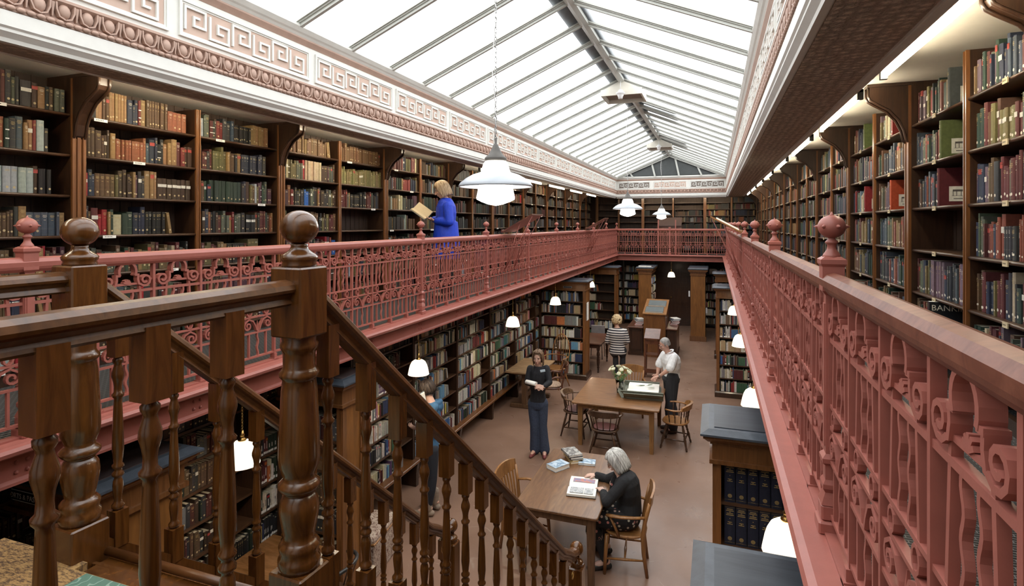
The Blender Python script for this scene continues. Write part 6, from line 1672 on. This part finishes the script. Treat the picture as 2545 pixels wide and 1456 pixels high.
def book_geo(b, pg, B, Mx, fine):
    t, h, d = B['t'], B['h'], B['d']; c_ = B['col']; st_ = B['style']; r_ = B['r']
    old = b.T, pg.T
    b.T = Mx; pg.T = Mx
    e = .0025; rd = min(.006, t*.25)
    # cover: rounded spine at y=0 going to y=d
    if fine:
        prof = [(-t/2, d), (-t/2, rd), (-t*.36, rd*.35), (-t*.15, 0), (t*.15, 0), (t*.36, rd*.35), (t/2, rd), (t/2, d), (t/2-e, d), (t/2-e, rd+e), (-t/2+e, rd+e), (-t/2+e, d)]
        b.loft([[(x,y,0) for x,y in prof], [(x,y,h) for x,y in prof]], 0, c_, cap=False)
        # board tops and bottoms
        for z in (0, h):
            for a, q in ((-t/2, -t/2+e), (t/2-e, t/2)): b.quad((a,rd,z),(q,rd,z),(q,d,z),(a,d,z), 0, c_)
            i = [b.vert((x,y,z)) for x, y in prof[1:7]+[(t/2-e,rd+e),(-t/2+e,rd+e)]]; b.face(i, 0, c_)
        pcol = (.55,.47,.34) if st_ != 'new' else (.78,.75,.68)
        pg.box(-t/2+e, t/2-e, rd+e, d-.005, .003, h-.004, 0, pcol)
    else:
        b.box(-t/2, t/2, 0, d, 0, h, 0, c_)
        b.quad((-t/2+e,.008,h+.0003),(t/2-e,.008,h+.0003),(t/2-e,d,h+.0003),(-t/2+e,d,h+.0003), 0, (.42,.37,.28))
    Z = -.0006
    def q(x0, x1, z0, z1, c2): b.quad((x0*t/2,Z,z0*h),(x1*t/2,Z,z0*h),(x1*t/2,Z,z1*h),(x0*t/2,Z,z1*h), 0, c2)
    far = not fine and B['s'] < 25
    g = (.40,.30,.13) if r_ > .35 else (.55,.50,.40)
    if st_ == 'vol':
        for k, (w_, z0) in enumerate(((.55,.90),(.72,.86),(.15,.825),(.6,.79),(.72,.75),(.07,.66),(.4,.57),(.1,.545),(.5,.52))): q(-w_, w_, z0, z0+.018, (.30,.21,.08))
        q(-.98,.98,.955,.96,(.3,.21,.08)); q(-.98,.98,.06,.064,(.3,.21,.08))
        n = 10; i = [b.vert((.016*math.cos(2*PI*k/n), Z, .16*h+.016*math.sin(2*PI*k/n))) for k in range(n)]; b.face(i, 0, (.20,.14,.06))
        if fine:
            for zz, wd_ in ((.05,.35),): q(-wd_, wd_, zz+.01, zz+.022, (.25,.18,.07))
    elif not far:
        if st_ == 'new':
            q(-.95,.95,.03,.16,(.80,.80,.77))
            if B['deco'] > .25: lum = sum(c_)/3; g = (.75,.73,.68) if lum < .25 else (.08,.08,.1); q(-.28,.22,.32,.32+.45*B['deco'], g)
            if B['deco'] > .75: q(-.95,.95,.80,.93,(min(1,c_[2]+.3),c_[0],c_[1]))
        else:
            if B['deco'] < .82:
                for z0, w_ in ((.86,.55),(.82,.65),(.78,.45),(.66,.35))[:4 if B['deco']<.5 else 2]: q(-w_, w_, z0, z0+.014, g)
            if B['deco'] > .9: q(-.95,.95,.58,.72,(.62,.60,.54))
            elif .6 < B['deco'] < .68: q(-.95,.95,.74,.88,(.35,.06,.05))
            elif .86 < B['deco'] < .9 and st_ != 'right': q(-.95,.95,.30,.34,(.75,.75,.72)); q(-.95,.95,.6,.64,(.75,.75,.72))
            if B['deco'] < .3:
                for z0 in (.97,.9,.30,.05): q(-.96,.96,z0,z0+.004, tuple(v*.5 for v in g))
            if st_ == 'right' or r_ > .45:
                rr = min(.0085, t*.30); zc = .012+rr + .02*r_; n = 8; cc = (.78,.74,.62) if st_ == 'right' else (.48,.38,.22)
                i = [b.vert((rr*math.cos(2*PI*k/n), Z, zc+rr*math.sin(2*PI*k/n))) for k in range(n)]; b.face(i, 0, cc)
    if B.get('plate'):
        x = t/2+.0006; b.quad((x,.06,.03),(x,.17,.03),(x,.17,.13),(x,.06,.13), 0, (.80,.78,.68))
        for (y0_, y1_, z0_, z1_) in ((.075,.155,.065,.067),(.08,.15,.095,.108),(.08,.084,.066,.1),(.146,.15,.066,.1),(.1,.104,.066,.1),(.125,.129,.066,.1),(.085,.145,.045,.05)):
            b.quad((x+.0004,y0_,z0_),(x+.0004,y1_,z0_),(x+.0004,y1_,z1_),(x+.0004,y0_,z1_), 0, (.12,.11,.10))
    b.T, pg.T = old
def bmat(B):
    return B['T'] @ Matrix.Translation((B['x'], B['y'], B['z'])) @ Matrix.Rotation(B.get('lean', 0), 4, 'Y') @ Matrix.Translation((B['t']/2, 0, 0.0005))
used = set()
for B in BOOKS[:NIND]:
    b = MB(); pg = MB(); book_geo(b, pg, B, Matrix.Identity(4), True)
    o = b.obj('book', M['book']); o.matrix_world = bmat(B)
    p = pg.obj('page_block', M['book'], o)
    adj = '' 
    num = ORD[B['idx']] if B['idx'] < len(ORD) else '%dth' % B['idx']
    row = ROWN[B['row']] if B['style'] != 'vol' else ['upper shown row','lower shown row'][B['row']]
    lab = '%s book, %s from left, %s, %s' % (B['cname'], num, row, B['where'])
    if B['style'] == 'vol': lab = 'navy gilt-lettered dictionary volume, %s from left, %s, second right pier case' % (num, row)
    if lab in used: lab = lab.replace(' book', ' slanting book')
    used.add(lab); tag(o, lab, 'book', B['grp'])
b = MB(); 
for B in BOOKS[NIND:]: book_geo(b, b, B, bmat(B), B['s'] > 500)
tag(b.obj('books', M['book']), 'rows of further library books on all the shelves', 'books', None, 'stuff')
print('BOOKS', len(BOOKS), 'smallest individual', BOOKS[NIND]['s'])
# shelf-edge label plates
for T, x, z, w, h, o, kd in LABELS:
    b = MB(); Mi = o.matrix_world.inverted() if False else None
    p = T @ Vector((x, -.010, z-.026))
    if proj(p)[0] < -50 or proj(p)[0] > W_PX+50 or proj(p)[1] > H_PX: continue
    b.T = T.to_3x3().to_4x4(); 
    if kd == 'w':
        b.box(0, w, -.002, 0, 0, .022); 
    else:
        b.box(0, w, -.006, 0, -.004, .026)
        b2 = None
    q = b.obj('shelf_label', M['paper' if kd == 'w' else 'label'], None); q.location = p
    b = MB(); b.T = T.to_3x3().to_4x4()
    for i in range(5): b.box(w*.15+i*w*.12, w*.15+i*w*.12+w*.05, -.0065 if kd != 'w' else -.003, -.001, .008, .015)
    q2 = b.obj('printing', M['signk'], q)
    bpy.context.view_layer.update() if False else None
    q.parent = o; q.matrix_parent_inverse = (Matrix.Translation(o.location) @ o.rotation_euler.to_matrix().to_4x4()).inverted()
# large banking volume with lettering on its front board
T = Tm(BR, 3.05+2.05, -PI/2)
bk = thing('book', 'large black banking handbook standing on the bottom shelves of the right gallery', 'book')
b = MB(); b.box(.52,.56,-.05,.235,2.99,3.272); 
b.T = None; bo = b.obj('cover', M['cvd'] if 'cvd' in M else mat('black_jacket', (.02,.022,.025), .3), bk)
b = MB(); b.box(.523,.557,-.046,.23,3.2725,3.2735); b.obj('page_block', M['paper'], bk)
bk.matrix_world = T
o = bpy.data.objects.new('lettering', text_mesh('BANKING', .055, mat('cream_title_ink', (.72,.68,.56), .5))); C.objects.link(o); o.parent = bo
o.matrix_local = Matrix.Translation((.5612, -.04, 3.215)) @ Matrix.Rotation(PI/2, 4, 'Z') @ Matrix.Rotation(PI/2, 4, 'X')
# ================================================================ light
w = bpy.data.worlds.new('overcast_sky'); bpy.context.scene.world = w; w.use_nodes = True
w.node_tree.nodes['Background'].inputs[0].default_value = (1, .992, .975, 1); w.node_tree.nodes['Background'].inputs[1].default_value = 3.0
for side, x0, x1 in (('left', XL, XM), ('right', XM, XR)):
    ld = bpy.data.lights.new('skylight_portal', 'AREA'); ld.shape = 'RECTANGLE'; ld.size = math.hypot(x1-x0, RZ-SKZ); ld.size_y = YS-Y0; ld.cycles.is_portal = True
    lo = bpy.data.objects.new('skylight_portal_'+side, ld); C.objects.link(lo)
    lo.location = ((x0+x1)/2, (Y0+YS)/2, (SKZ+RZ)/2+.2); a = math.atan2(RZ-SKZ, x1-x0)
    lo.rotation_euler = (0, -a if side == 'left' else a, 0)
# soft glow of the ceiling lights in the closed part of the hall behind the camera
sc_.view_settings.view_transform = 'Standard'; sc_.view_settings.look = 'None'; sc_.view_settings.gamma = 1; sc_.view_settings.use_curve_mapping = False
sc_.view_settings.exposure = 0.42
cy = sc_.cycles
cy.use_denoising = True
try: cy.denoiser = 'OPENIMAGEDENOISE'
except Exception: pass
cy.max_bounces = 7; cy.diffuse_bounces = 5; cy.glossy_bounces = 3; cy.transmission_bounces = 5; cy.transparent_max_bounces = 8
cy.use_adaptive_sampling = True; cy.adaptive_threshold = .03; cy.caustics_reflective = False; cy.caustics_refractive = False
cy.sample_clamp_indirect = 6
